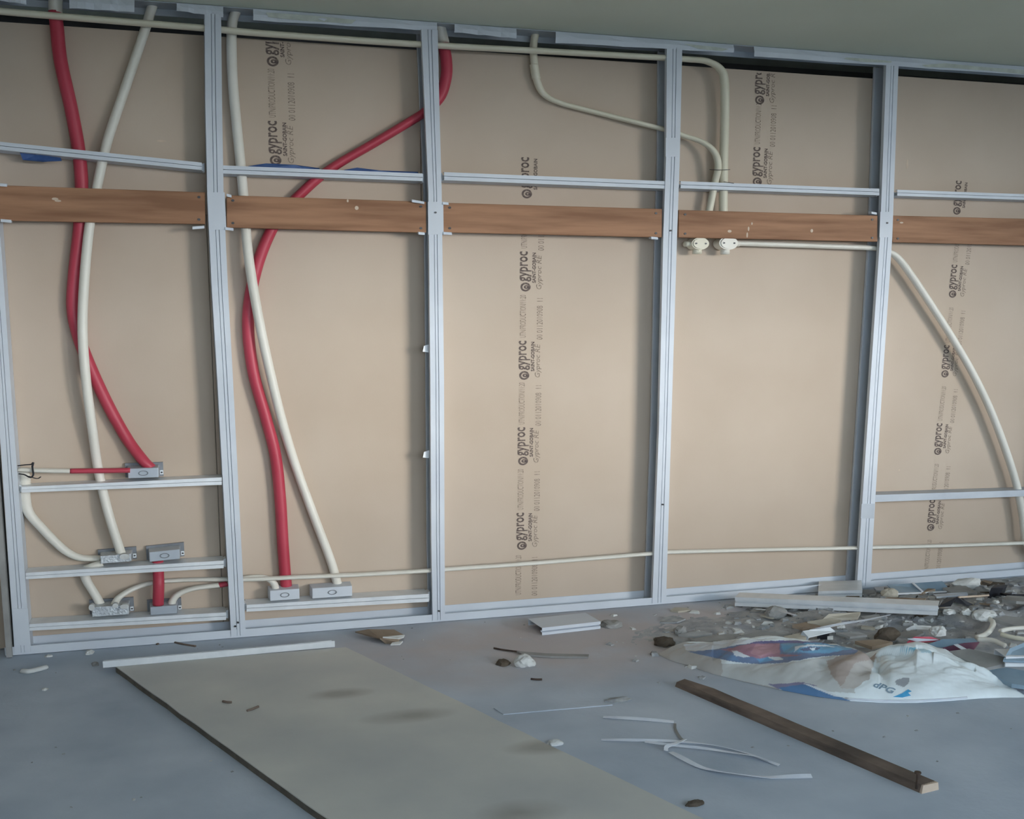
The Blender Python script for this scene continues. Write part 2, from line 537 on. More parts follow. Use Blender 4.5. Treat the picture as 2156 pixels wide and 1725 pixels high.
# ------------------------------------------------------------------ rails between the studs
def rail(label, x0, x1, tl, bl, tr_, br, web, group, plain=False, mat='galv2'):
    a, b, c, d = P(x0, tl), P(x0, bl), P(x1, tr_), P(x1, br)
    root = thing('steel_rail', ((a.x + c.x) / 2, -D, (b.z + d.z) / 2), label, 'rail', group)
    rows = []
    n = 6
    for i in range(n + 1):
        t = i / n
        u, l = a.lerp(c, t), b.lerp(d, t)
        V = lambda s, y: Vector((u.x + (l.x - u.x) * s, y, u.z + (l.z - u.z) * s))
        F = -D
        fr = [V(0, F), V(1, F)] if plain else [V(0, F), V(.43, F), V(.46, F + .012), V(.54, F + .012), V(.57, F), V(1, F)]
        if web == 'bottom':
            rows.append([V(0, F + .016)] + fr + [V(1, -.006), V(0, -.006)])
        else:
            rows.append([V(1, -.006), V(0, -.006)] + fr + [V(1, F + .016)])
    sheet('channel', rows, mat, root, .003)
    for s in (0, 1):                                   # folded end ears screwed to the studs
        u, l = (a, b) if s == 0 else (c, d)
        k = -.012 if s == 0 else .012
        e = [Vector((u.x, -D + .03, u.z)), Vector((u.x + k, -D + .03, u.z + .004)), Vector((l.x + k, -D + .03, l.z - .004)), Vector((l.x, -D + .03, l.z))]
        if s: e = e[::-1]
        hexa('end_ear', [q + Vector((0, .05, 0)) for q in e], e, mat, root)
    return root
UP = 'rails above the timber boards'
rail('upper steel rail sloping across the first bay, above the leftmost timber board', -30, 425, 296, 312, 343, 358, 'bottom', UP, False, 'galv')
rail('upper steel rail with blue film on top, above the second timber board', 470, 890, 349, 365, 366, 381, 'bottom', UP, False, 'galv')
rail('upper steel rail in the middle bay, above the third timber board', 935, 1400, 363, 379, 382, 397, 'bottom', UP, False, 'galv')
rail('upper steel rail in front of the two joined white conduits, above the fourth timber board', 1433, 1851, 382, 396, 398, 411, 'bottom', UP, False, 'galv')
rail('upper steel rail at the right edge, above the fifth timber board', 1889, 2232, 400, 412, 412, 423, 'bottom', UP, False, 'galv')
LO = 'low rails carrying the socket boxes'
rail('top one of three low rails in the first bay, under the red-fed box', 45, 467, 1026, 1037, 1006, 1020.5, 'top', LO)
rail('middle one of three low rails in the first bay, under two steel boxes', 54, 471, 1207, 1219.5, 1181, 1196, 'top', LO)
rail('lowest of three low rails in the first bay, just above the floor track', 62, 476, 1315, 1328, 1290, 1305, 'top', LO)
rail('low rail in the second bay under two closed grey boxes', 519, 903, 1274.5, 1288, 1251, 1267, 'top', LO)
rail('plain low rail at the right edge, behind it the long bent conduit', 1840, 2206, 1043, 1057, 1031, 1043, 'top', LO, True, 'galvd')

def film(label, pts, y=-D * .45):
    n = len(pts)
    v = [P(a, b, y + .012 * math.sin(i * 1.7)) for i, (a, b) in enumerate(pts)]
    o = add('blue_film', v, [tuple(range(n))], 'blue', None, solid=.002)
    return tag(o, label, 'film', 'blue film scraps on the upper rails')
film('blue plastic film hanging under the leftmost upper rail', [(42, 322), (80, 326), (128, 332), (130, 339), (90, 341), (48, 337)], -D + .03)
film('blue plastic film on the upper rail, left of the red conduit', [(522, 350), (560, 344), (620, 347), (672, 354), (676, 362), (600, 360), (530, 357)], -.05)
film('blue plastic film on the upper rail, right of the red conduit', [(724, 358), (752, 353), (800, 359), (880, 362), (884, 372), (800, 369), (730, 365)], -.05)

# ------------------------------------------------------------------ timber boards
def plank(label, x0, x1, tl, bl, tr_, br, tabs, marks):
    y0, y1 = -D + .003, -D + .024
    a, b, c, d = P(x0, tl, y0), P(x1, tr_, y0), P(x1, br, y0), P(x0, bl, y0)
    k = Vector((0, y1 - y0, 0))
    root = thing('timber_board', ((a.x + b.x) / 2, y0, (c.z + d.z) / 2), label, 'board', 'timber boards set between the studs')
    bevel(hexa('plank', [a + k, b + k, c + k, d + k], [a, b, c, d], 'wood', root), .002, 1)
    for s, t in ((.03, .16), (.03, .86), (.97, .16), (.97, .86)):
        q = a.lerp(b, s).lerp(d.lerp(c, s), t)
        disc('screw', q, .0065, .005, y0 - .003, y0 + .004, 'steel', root, 10)
    for (mx, my, w, h) in marks:
        disc('bare_spot', P(mx, my, y0), w / 460, h / 460, y0 - .001, y0 + .003, 'pale', root, 9)
    for (mx, my, w, h) in tabs:                       # cut ends of the board's clips, their glint put into a white colour
        p, q = P(mx, my, -D), P(mx + w, my + h, -D)
        hh = .011
        pts = [Vector((p.x, -D - .012, p.z)), Vector((q.x, -D - .012, q.z)), Vector((q.x, -D - .014, q.z - hh)), Vector((p.x, -D - .014, p.z - hh))]
        hexa('clip_tab', [v + Vector((0, .03, .004)) for v in pts], pts, 'strap', root)
    return root
plank('leftmost timber board, its face darker, crossing in front of red and white conduits', -30, 432, 389, 464, 405, 472, [(0, 387, 15, 1), (2, 462, 22, 2), (405, 478, 25, -2)], [(116, 419, 6, 2.5), (122, 423, 6, 2)])
plank('second timber board from the left, red conduit passing behind it', 477, 898, 411, 479, 425, 490, [(474, 479, 17, 2), (866, 421, 26, 4), (880, 489, 13, 1), (477, 409, 10, 2)], [(751, 438, 4, 4), (732, 423, 2, 3)])
plank('third timber board from the left, in the middle bay with printed lettering below', 932, 1394, 427, 489, 440, 500, [(931, 426, 12, 1), (932, 489, 18, 1), (1369, 499, 14, 1)], [])
plank('fourth timber board from the left, above the round junction boxes', 1429, 1848, 442, 500, 454, 509, [(1832, 446, 11, 2)], [(1536, 487, 5, 3), (1709, 486, 3.5, 4), (1583, 471, 2, 3), (1576, 482, 2, 5), (1573, 495, 2, 6)])
plank('rightmost timber board, running out of the picture', 1879, 2230, 454, 510, 462.5, 518.5, [], [(1898, 469, 5, 2)])

# ------------------------------------------------------------------ conduits
a, m_, b = -.030, -.055, -.082       # against the board / middle / near the stud face
def conduit(label, pts, r, mat, group=None):
    o = tube('conduit', pts, r, mat)
    return tag(o, label, 'conduit', group)
conduit('long white conduit running level under the ceiling, turning down beside the fourth bay', [(-40, 20, b), (120, 34, b), (425, 59, b), (560, 71, b), (890, 94, b), (1150, 108, b), (1400, 122, b), (1450, 125, b), (1488, 129, b), (1515, 144, -.075), (1525, 170, -.065), (1526, 240, m_), (1524, 330, m_), (1523, 400, m_), (1523, 470, m_), (1524, 506, m_)], .0215, 'cream')

t = thing('conduit', P(118, 60, a), 'red conduit in the first bay, sweeping down to the upper left box', 'conduit')
tube('pipe', [(116, 24, a), (120, 60, a), (128, 130, a), (150, 230, a), (166, 320, a), (172, 400, a), (168, 480, a), (157, 580, a), (154, 650, a), (166, 710, a), (193, 780, a), (230, 858, a), (268, 925, a), (300, 968, m_), (316, 984, m_)], .027, 'red', t)
tube('sleeve', [(120, -40, a), (117, 0, a), (117, 27, a)], .027, 'white', t)
conduit('white conduit in the first bay bowing in front of the red one', [(345, -50, a), (322, 10, a), (303, 70, a), (262, 190, a), (227, 295, -.045), (206, 385, -.054), (188, 480, -.06), (177, 600, -.074), (174, 700, -.076), (181, 800, -.072), (194, 900, m_), (207, 990, a), (228, 1080, m_), (250, 1150, m_), (258, 1174, m_)], .0205, 'white')
conduit('white conduit in the second bay, slanting down to the wide closed box', [(506, -10, a), (496, 25, a), (488, 60, a), (489, 150, a), (496, 240, a), (506, 340, a), (514, 430, -.045), (522, 530, -.066), (539, 640, -.078), (561, 750, -.076), (592, 880, -.06), (622, 980, a), (662, 1090, a), (696, 1180, a), (712, 1236, a)], .0215, 'white')
t = thing('conduit', P(930, 110, a), 'red conduit looping from behind the third stud across the second bay', 'conduit')
tube('pipe', [(934, 92, a), (940, 130, a), (939, 165, a), (926, 205, a), (900, 232, a), (870, 252, a), (790, 300, a), (700, 353, a), (640, 402, a), (585, 462, a), (548, 540, a), (527, 625, a), (523, 700, a), (535, 790, a), (560, 880, a), (580, 960, a), (590, 1050, a), (596, 1150, a), (603, 1240, a)], .0265, 'red', t)
tube('sleeve', [(918, 20, a), (924, 48, a), (934, 90, a)], .0265, 'white', t)
t = thing('conduit', P(1128, 60, a), 'cream conduit in the middle bay, bending right towards the junction boxes', 'conduit')
tube('pipe', [(1140, 20, a), (1130, 58, a), (1123, 100, a), (1126, 140, a), (1131, 172, a), (1146, 199, a), (1180, 217, a), (1260, 238, a), (1400, 273, m_), (1440, 286, m_), (1480, 300, -.07), (1505, 322, -.08), (1512, 352, -.08), (1505, 385, -.06), (1494, 440, m_), (1478, 506, m_)], .0175, 'cream', t)
tube('coupling', [(1124, 136, a), (1129, 166, a)], .0205, 'cream', t)
ty = thing('cable_tie', P(1515, 360, b), 'thin black wire tie round the two conduits above the fourth rail', 'wire')
tube('loop', [(1494, 357, -.104), (1515, 358, -.107), (1537, 357, -.104)], .0022, 'dark', ty, 4)
tube('loose_end', [(1524, 383, -.108), (1545, 386, -.109)], .0022, 'dark', ty, 4)

t = thing('conduit', P(1700, 520, -.05), 'white conduit leaving the round box and bending down past the right edge', 'conduit')
tube('pipe', [(1540, 512, -.06), (1600, 514, -.06), (1720, 518, -.06), (1842, 523, -.06), (1872, 531, -.06), (1893, 546, -.06), (1922, 585, -.06), (1962, 645, -.06), (2005, 712, -.06), (2050, 790, -.06), (2088, 870, -.06), (2118, 950, -.06), (2140, 1020, -.06), (2152, 1080, -.06), (2164, 1150, -.06), (2206, 1190, -.05)], .0215, 'white', t)
conduit('low white conduit running nearly level from the lower left box to the right edge', [(240, 1274, m_), (252, 1257, m_), (285, 1238, a), (330, 1226, a), (400, 1221, a), (470, 1220, m_), (530, 1220, b), (640, 1215, b), (760, 1210, b), (900, 1202, b), (940, 1199, b), (1100, 1188, b), (1250, 1176, b), (1370, 1166, b), (1405, 1163, b), (1600, 1158, b), (1800, 1154, b), (1840, 1153, b), (2000, 1149, b), (2215, 1141.5, b), (2400, 1135, b)], .0165, 'white')
t = thing('conduit', P(160, 992, -.06), 'half white, half red level conduit left of the upper box', 'conduit')
tube('white_pipe', [(38, 989, -.085), (90, 991, -.085), (150, 992, -.085)], .0165, 'white', t)
tube('red_pipe', [(148, 992, -.085), (200, 991.5, -.085), (274, 990.5, -.085)], .0185, 'red', t)
conduit('white conduit elbow at the left stud, curving down to the middle box', [(46, 990, a), (53, 1008, a), (53, 1046, a), (61, 1080, a), (90, 1114, a), (120, 1145, a), (145, 1165, a), (172, 1175, a), (214, 1176, a)], .0225, 'white')
t = thing('conduit', P(190, 1230, a), 'short white conduit linking two boxes behind the middle low rail', 'conduit')
tube('pipe', [(215, 1186, m_), (196, 1191, m_), (178, 1200, a), (182, 1222, a), (200, 1252, a), (213, 1276, a)], .0205, 'white', t)
conduit('short upright red conduit between two boxes in the first bay', [(332, 1181, m_), (333, 1200, m_), (334, 1230, -.075), (333, 1274, -.07)], .0245, 'red')
t = thing('conduit', P(420, 1240, a), 'white conduit with red band, elbowing from a low box behind the second stud', 'conduit')
tube('pipe', [(362, 1276, m_), (364, 1264, m_), (378, 1250, m_), (410, 1239, m_), (470, 1231, m_), (500, 1222, m_), (535, 1215, m_), (560, 1217, m_), (576, 1228, m_), (581, 1244, m_)], .0175, 'white', t)
tube('red_band', [(462, 1232.5, m_), (480, 1229, m_)], .019, 'red', t)

# black wire loops by the left stud
w = thing('loose_wire', P(60, 990, -D), 'tangle of black wire tied at the left stud', 'wire')
tube('strand', [(38, 981, -.1), (55, 979, -.11), (66, 978, -.115), (70, 974, -.115), (68, 984, -.115)], .004, 'dark', w, 5)
tube('strand', [(40, 998, -.1), (52, 1000, -.115), (64, 1006, -.118), (70, 1000, -.118), (69, 990, -.112), (68, 980, -.112)], .004, 'dark', w, 5)
tube('strand', [(60, 1003, -.113), (78, 1008, -.113), (86, 1004, -.11)], .003, 'dark', w, 5)

# ------------------------------------------------------------------ boxes
def steel_box(label, x0, x1, y0, y1, mat='galv', rim=True, knock=True, lug=True, tilt=0, y_front=-D + .016):
    c0, c1 = P(x0, y1, y_front), P(x1, y0, y_front)
    X0, X1, Z0, Z1 = c0.x, c1.x, c0.z, c1.z
    root = thing('socket_box', ((X0 + X1) / 2, y_front, Z0), label, 'box', 'flush steel socket boxes')
    bw = .004
    k = tilt
    def V(x, y, z):
        return Vector((x, y, z + (x - X0) * k))
    body = [V(X0, -.014, Z0), V(X1, -.014, Z0), V(X1, -.014, Z1), V(X0, -.014, Z1)], [V(X0 + bw, y_front, Z0 + bw), V(X1 - bw, y_front, Z0 + bw), V(X1 - bw, y_front, Z1 - bw), V(X0 + bw, y_front, Z1 - bw)]
    bevel(hexa('body', body[0], body[1], mat, root), .003, 2)
    if rim:                                            # wider rim flange at the open side, against the board
        r = .010
        q = [V(X0 - r, -.003, Z0 - .002), V(X1 + r * 1.6, -.003, Z0 - .002), V(X1 + r * 1.6, -.003, Z1 + r), V(X0 - r, -.003, Z1 + r)]
        hexa('rim', q, [v + Vector((0, -.012, 0)) for v in q], 'rim', root)
    if knock:
        c = Vector(((X0 + X1) / 2, 0, (Z0 + Z1) / 2 + (X1 - X0) / 2 * k))
        disc('knockout', c, .021, .011, y_front - .003, y_front + .002, 'rim', root, 20, .78)
    if lug:
        lx = X1 + .002
        q = [V(lx, -.05, Z0 + .012), V(lx + .014, -.05, Z0 + .012), V(lx + .014, -.05, Z0 + .030), V(lx, -.05, Z0 + .030)]
        lg = hexa('lug', q, [v + Vector((0, -.006, 0)) for v in q], 'galv2', root)
        disc('screw', (q[0] + q[2]) / 2, .0045, .0035, -.059, -.054, 'steel', lg, 8)
    return root
bx = steel_box('steel box on the top low rail, fed by the red conduit', 268, 335, 983, 1010, 'galvd')
b1 = steel_box('plaster-smeared steel box on the middle low rail, fed by the long white conduit', 210, 278, 1166, 1190, 'tape', knock=False, tilt=.03)
steel_box('clean steel box on the middle low rail with red conduit beneath', 313, 380, 1158, 1186, 'galvd', tilt=.05)
b2 = steel_box('taped bright steel box at the left of the lowest rail', 192, 272, 1272, 1302, 'tape', knock=False)
steel_box('steel box right of centre on the lowest rail, red conduit from above', 315, 374, 1273, 1298, 'galvd', knock=False)
steel_box('narrow closed grey box in the second bay under the red conduit', 567, 632, 1238, 1268, 'galv', rim=False, lug=False)
steel_box('wide closed grey box in the second bay under the white conduit', 656, 743, 1232, 1263, 'galv', rim=False, lug=False)
for root, lst in ((b1, [(262, 1172, 10, 6)]), (b2, [(262, 1277, 9, 5), (243, 1275, 6, 5), (193, 1279, 6, 7)])):
    for i, (x, y, rx, rz) in enumerate(lst):
        disc('plaster_dab', P(x, y, -D + .01), rx / 480, rz / 480, -D + .004, -D + .03, 'plaster', root, 12)

def junction(label, cx, cy, rx, spouts, mat):
    c = P(cx, cy, -.06)
    root = thing('junction_box', (c.x, -.06, c.z), label, 'junction box', 'round plastic junction boxes')
    R = rx / 455
    disc('body', c, R, R * .62, -.094, -.03, mat, root, 28)
    cv = disc('cover', c, R * .84, R * .52, -.100, -.092, mat, root, 28)
    for dx, dz in spouts:
        p1 = c + Vector((dx * R * .6, 0, dz * R * .4))
        p2 = c + Vector((dx * R * 1.45, 0, dz * R * 1.02))
        v, f = sweep([p1, p1.lerp(p2, .5), p2], .023)
        add('spout', v, f, mat, root, smooth=True)
    for s in (-1, 1):
        disc('screw', c + Vector((s * R * .55, 0, 0)), .005, .004, -.103, -.099, 'steel', cv, 8)
    return root
junction('greyish round junction box under the fourth board, left one of the pair', 1468, 514, 21, [(0, -1), (-1, 0)], 'cream')
junction('white round junction box under the fourth board, joined to the level conduit', 1527, 513, 23, [(0, -1), (1, 0)], 'white')

# ------------------------------------------------------------------ on the floor
from mathutils.bvhtree import BVHTree

def mound(x, y):
    h = 0.0
    for cx, cy, sx, sy, k in ((3.45, -.62, .75, .28, .062), (2.75, -.62, .45, .22, .030), (4.2, -.8, .9, .5, .075), (3.9, -.35, .8, .16, .03), (2.2, -.62, .35, .18, .012), (3.5, -1.0, .5, .2, .03)):
        h += k * math.exp(-((x - cx) / sx) ** 2 - ((y - cy) / sy) ** 2)
    n = noise.fractal(Vector((x * 5, y * 5, .3)), .8, 2.1, 5)
    return max(-.004, .55 * h * (1 + .6 * n) - .006)

nx, ny = 190, 90
vs, fs = [], []
for j in range(ny + 1):
    for i in range(nx + 1):
        x, y = 1.6 + 4.0 * i / nx, -1.85 + 1.72 * j / ny
        vs.append((x, y, mound(x, y) + .004 * noise.noise(Vector((x * 40, y * 40, 2)))))
for j in range(ny):
    for i in range(nx):
        q = (j * (nx + 1) + i, j * (nx + 1) + i + 1, (j + 1) * (nx + 1) + i + 1, (j + 1) * (nx + 1) + i)
        if max(vs[k][2] for k in q) > .0005: fs.append(q)
bed = add('rubble_dust', vs, fs, 'dust', None, True)
tag(bed, 'grey dust and fine crumbs heaped below the right bays', 'rubble', kind='stuff')

def surf(x, y):
    return max(0.0, mound(x, y))

def GS(px, py, z=0.0):
    """point at height z above whatever lies there: bare floor or the dust heap"""
    p = G(px, py, z)
    for _ in range(3): p = G(px, py, z + surf(p.x, p.y))
    return p

def crumb(V, F, c, r, flat=.6):
    b = len(V)
    rot = random.random() * 6.28
    for dx, dy, dz in ((-1, -1, 0), (1, -1, 0), (1, 1, 0), (-1, 1, 0), (-.7, -.6, 1), (.6, -.8, 1), (.7, .6, 1), (-.6, .8, 1)):
        k = r * random.uniform(.6, 1.2)
        ax, ay = dx * math.cos(rot) - dy * math.sin(rot) * .7, dx * math.sin(rot) + dy * math.cos(rot) * .7
        V.append((c[0] + ax * k, c[1] + ay * k, c[2] + dz * r * flat * random.uniform(.5, 1.1)))
    F += [tuple(b + i for i in f) for f in BOXF]
V1, F1, V2, F2 = [], [], [], []
for _ in range(950):
    x = random.gauss(3.5, .75); y = random.gauss(-.66, .30)
    if y > -.15 or x > 5.4 or x < 1.75: continue
    r = random.choice((.006, .008, .012, .018, .026))
    crumb(*((V1, F1) if random.random() < .8 else (V2, F2)), (x, y, surf(x, y) - .002), r)
for _ in range(130):                                   # fine grit scattered over the open floor
    x, y = random.uniform(-.7, 3.0), random.uniform(-2.3, -.16)
    if abs(y + .2) > .12 and random.random() < .45: continue
    crumb(*((V1, F1) if random.random() < .75 else (V2, F2)), (x, y, .0), random.uniform(.003, .007), .4)
tag(add('rubble_crumbs', V1, F1, 'chip'), 'small grey plaster crumbs strewn over the rubble and floor', 'rubble', kind='stuff')
tag(add('plaster_crumbs', V2, F2, 'plaster'), 'small white plaster crumbs strewn over the rubble and floor', 'rubble', kind='stuff')

def piece(name, label, cat, pts, t, mat, group=None, z=None, parent=None):
    """flat offcut: corners (px, py, z) of its upper face, thickness t"""
    top = [GS(p[0], p[1], p[2]) for p in pts]
    n = len(top)
    v = top + [p + Vector((0, 0, -t)) for p in top]
    f = [tuple(range(n)), tuple(range(2 * n - 1, n - 1, -1))] + [(i, n + i, n + (i + 1) % n, (i + 1) % n) for i in range(n)]
    o = add(name, v, f, mat, parent)
    if label: tag(o, label, cat, group)
    return o

def chan(name, label, cat, A, B, h, depth, mat='galv', web='top', ribs=True, group=None, lean=0.0):
    """loose channel on the floor; A and B are (px, py, z) of the lower front edge"""
    a, b = GS(*A), GS(*B)
    d = (b - a); d.z = 0
    back = Vector((-d.y, d.x, 0)).normalized()
    if back.y < 0: back = -back
    up = Vector((0, 0, 1)) + back * lean
    rows = []
    for p in (a, a.lerp(b, .33), a.lerp(b, .66), b):
        fr = [p, p + up * h * .35, p + up * h * .43 + back * .014, p + up * h * .57 + back * .014, p + up * h * .65, p + up * h] if ribs else [p, p + up * h]
        if web == 'top':
            rows.append(fr + [p + up * h + back * depth, p + back * depth + up * h * .1])
        else:
            rows.append(fr[::-1] + [p + back * depth, p + back * depth + up * .004])
    root = thing(name, (a + b) / 2, label, cat, group)
    sheet('profile', rows, mat, root, .003)
    return root

def rock(name, label, cat, px, py, rx, ry, rz, mat, z=0.0, seed=0, rough=.3, group=None):
    c = GS(px, py, z)
    import bmesh
    bm = bmesh.new()
    bmesh.ops.create_icosphere(bm, subdivisions=3, radius=1)
    for v in bm.verts:
        k = 1 + rough * noise.noise(v.co * 1.6 + Vector((seed * 3.1, 0, 0))) + rough * .4 * noise.noise(v.co * 4 + Vector((0, seed, 0)))
        q = v.co * k
        v.co = Vector((q.x * rx, q.y * ry, max(q.z, -.55) * rz))
    me = bpy.data.meshes.new(name)
    bm.to_mesh(me); bm.free()
    me.materials.append(M[mat])
    zz = min(v.co.z for v in me.vertices)
    o = bpy.data.objects.new(name, me)
    o.location = (c.x, c.y, c.z - zz - .002)
    COL.objects.link(o)
    return tag(o, label, cat, group) if label else o

def ribbon(name, label, pts, w, mat, cat, z=.004, t=.0015):
    path = catmull([GS(x, y, z + (p[0] if p else 0)) for x, y, *p in pts], 6)
    rows = []
    for i, p in enumerate(path):
        d = path[min(i + 1, len(path) - 1)] - path[max(i - 1, 0)]
        nrm = Vector((-d.y, d.x, 0)).normalized()
        tw = .35 * math.sin(i * .23)
        u = (nrm * math.cos(tw) + Vector((0, 0, 1)) * math.sin(tw)) * w / 2
        lift = Vector((0, 0, abs(math.sin(tw)) * w / 2))
        rows.append([p - u + lift, p + lift, p + u + lift])
    o = sheet(name, rows, mat, None, t)
    return tag(o, label, cat)

def cord(name, label, cat, pts, r, mat, parent=None):
    v, f = sweep(catmull([GS(*p) for p in pts], 7), r, 8, 1.0)
    o = add(name, v, f, mat, parent, True)
    return tag(o, label, cat) if label else o

# big fibre sheet lying towards the camera
zt = .027
fa, fb = G(243, 1403, zt), G(728, 1363, zt)
na, nb = G(690, 1725, zt), G(1482, 1725, zt)
na = fa + (na - fa) * 1.85
nb = fb + (nb - fb) * 1.6
rt = thing('fibre_sheet', (fa + nb) / 2, 'large beige fibre sheet lying flat on the floor towards the viewer', 'sheet')
rt.location.z = 0
n = 24
top = [fa.lerp(na, i / n) + Vector((.006 * noise.noise(Vector((i * .9, 0, 0))), 0, 0)) for i in range(n + 1)] + [fb.lerp(nb, 1 - i / n) + Vector((.008 * noise.noise(Vector((i * .9, 5, 0))), 0, 0)) for i in range(n + 1)]
m2 = len(top)
add('face', top + [p + Vector((0, 0, -.004)) for p in top], [tuple(range(m2)), tuple(range(2 * m2 - 1, m2 - 1, -1))] + [(i, m2 + i, m2 + (i + 1) % m2, (i + 1) % m2) for i in range(m2)], 'board', rt)
cen = sum(top, Vector()) / m2
low = [cen + (p - cen) * .9985 for p in top]
add('core', [p + Vector((0, 0, -.004)) for p in low] + [Vector((p.x, p.y, .001)) for p in low], [tuple(range(m2)), tuple(range(2 * m2 - 1, m2 - 1, -1))] + [(i, m2 + i, m2 + (i + 1) % m2, (i + 1) % m2) for i in range(m2)], 'edge', rt)

chan('loose_channel', 'bright steel channel lying across the far edge of the fibre sheet', 'channel', (217, 1406, .029), (705, 1362, .029), .026, .085, 'galv2', 'bottom', False)
chan('channel_offcut', 'short dusty channel offcut lying alone before the middle bay', 'channel', (1141, 1338, 0), (1264, 1324, 0), .034, .16, 'galv', 'top')
rock('plaster_lump', 'flat grey plaster lump touching the short channel offcut', 'lump', 1287, 1318, .055, .05, .018, 'greybd', 0, 3)

# bits near the track
bp = thing('torn_card', G(800, 1340), 'torn brown card with white flakes, near the foot of the third stud', 'card')
piece('card', None, None, [(748, 1330, .02), (775, 1325, .035), (830, 1326, .03), (852, 1338, .018), (838, 1348, .01), (800, 1344, .03)], .006, 'brown', parent=bp)
piece('card_flap', None, None, [(800, 1344, .03), (838, 1346, .02), (842, 1354, .006), (812, 1354, .004)], .005, 'brown', parent=bp)
piece('flake', None, None, [(806, 1341, .036), (852, 1337, .026), (850, 1341, .022), (838, 1344, .024)], .006, 'plaster', parent=bp)
piece('flake', None, None, [(826, 1353, .012), (848, 1350, .012), (842, 1356, .008), (822, 1357, .008)], .006, 'plaster', parent=bp)
ws = thing('plaster_shard', G(72, 1411), 'white finger-shaped plaster shard on the floor at far left', 'shard')
v, f = sweep(catmull([G(47, 1413, .008), G(60, 1414, .010), G(75, 1411, .010), G(98, 1405, .008)], 6), .014, 8, .7)
add('shard', v, f, 'plaster', ws, True)
rock('plaster_crumb', 'small white crumb just below the leftmost stud', 'crumb', 103, 1383, .016, .012, .007, 'plaster', 0, 5)
rock('plaster_chunk', 'white chunk left of the bright channel on the floor', 'crumb', 189, 1377, .018, .018, .012, 'plaster', 0, 6)
rock('grey_pebble', 'round grey pebble at the left tip of the bright channel', 'crumb', 200, 1402, .014, .014, .012, 'greybd', 0, 8)
rock('grit_crumb', 'little pale crumb on the bare floor below the white shard', 'crumb', 95, 1453, .011, .011, .007, 'plaster', 0, 9)
for i, (x0, y0, x1, y1, lab) in enumerate(((368, 1353, 412, 1361, 'dark wood splinter lying along the track in the first bay'), (330, 1357, 352, 1346, 'short dark splinter leaning at the track, first bay'), (1118, 1430, 1141, 1431, 'rusty nail lying on the floor before the middle bay'),
                                  (520, 1497, 544, 1488, 'dark sliver lying on the fibre sheet'), (469, 1477, 488, 1479, 'short dark flake lying on the fibre sheet'))):
    z = .031 if 'sheet' in lab else .003
    nm = 'nail' if 'nail' in lab else 'splinter'
    cord(nm, lab, nm, [(x0, y0, z), ((x0 + x1) / 2, (y0 + y1) / 2 + .5, z + .001), (x1, y1, z)], .0045, 'rust' if nm == 'nail' else 'woodold')
piece('wood_lath', 'thin grey lath lying on the floor before the middle bay', 'lath', [(1088, 1371, .010), (1150, 1376, .010), (1240, 1378, .008), (1238, 1383, .008), (1160, 1382, .010), (1100, 1378, .010)], .008, 'greybd')
cord('wire_piece', 'thin dark wire ending at the grey lath', 'wire', [(1040, 1365, .004), (1062, 1369, .005), (1094, 1373, .006)], .004, 'rust')
rock('stone', 'half-round stone with a white side, below the grey lath', 'stone', 1104, 1401, .045, .038, .030, 'plaster', 0, 12)
rock('dirt_clod', 'dark clod of dirt left of the half-round stone', 'stone', 1060, 1399, .03, .03, .015, 'dkbrown', 0, 13)
rock('paper_curl', 'small white curl at the right edge of the fibre sheet', 'scrap', 1168, 1568, .026, .018, .012, 'plaster', 0, 14)
rock('dust_smear', 'small pale heap of dust on the floor above the straps', 'scrap', 1302, 1475, .05, .02, .008, 'chip', 0, 15)
piece('floor_crack_slab', 'crack outline in the floor, built as a thin slab right of the fibre sheet', 'scrap', [(1040, 1491, .004), (1130, 1487, .004), (1225, 1485, .004), (1290, 1484, .003), (1060, 1504, .003)], .003, 'conc')  # thin slab standing in for a crack in the concrete
rock('bent_scrap', 'small dark scrap at the lower right edge of the fibre sheet', 'scrap', 1462, 1696, .03, .012, .012, 'dkbrown', 0, 16)

# packing straps
ribbon('packing_strap', 'straight white packing strap, uppermost of the strap tangle', [(1270, 1510), (1340, 1515), (1419, 1521)], .016, 'strap', 'strap')
ribbon('packing_strap', 'white packing strap in the tangle, reaching furthest left', [(1266, 1558), (1340, 1560), (1430, 1562), (1500, 1570), (1572, 1587), (1640, 1612)], .013, 'strap', 'strap')
ribbon('packing_strap', 'white packing strap in the tangle, just under the furthest-left one', [(1358, 1562), (1420, 1571), (1500, 1579), (1580, 1592), (1620, 1604)], .013, 'strap', 'strap', .007)
ribbon('packing_strap', 'short slanting piece of white strap crossing the tangle', [(1402, 1581), (1404, 1574), (1420, 1567), (1443, 1558)], .014, 'strap', 'strap', .011)
ribbon('packing_strap', 'long curved white strap, lowest of the tangle', [(1412, 1584), (1436, 1598), (1470, 1614), (1520, 1627), (1590, 1636), (1650, 1637), (1709, 1636)], .018, 'strap', 'strap')
ribbon('packing_strap', 'dull curl of strap hanging from the uppermost strap', [(1421, 1524), (1422, 1538), (1432, 1554), (1442, 1559)], .010, 'greybd', 'strap')

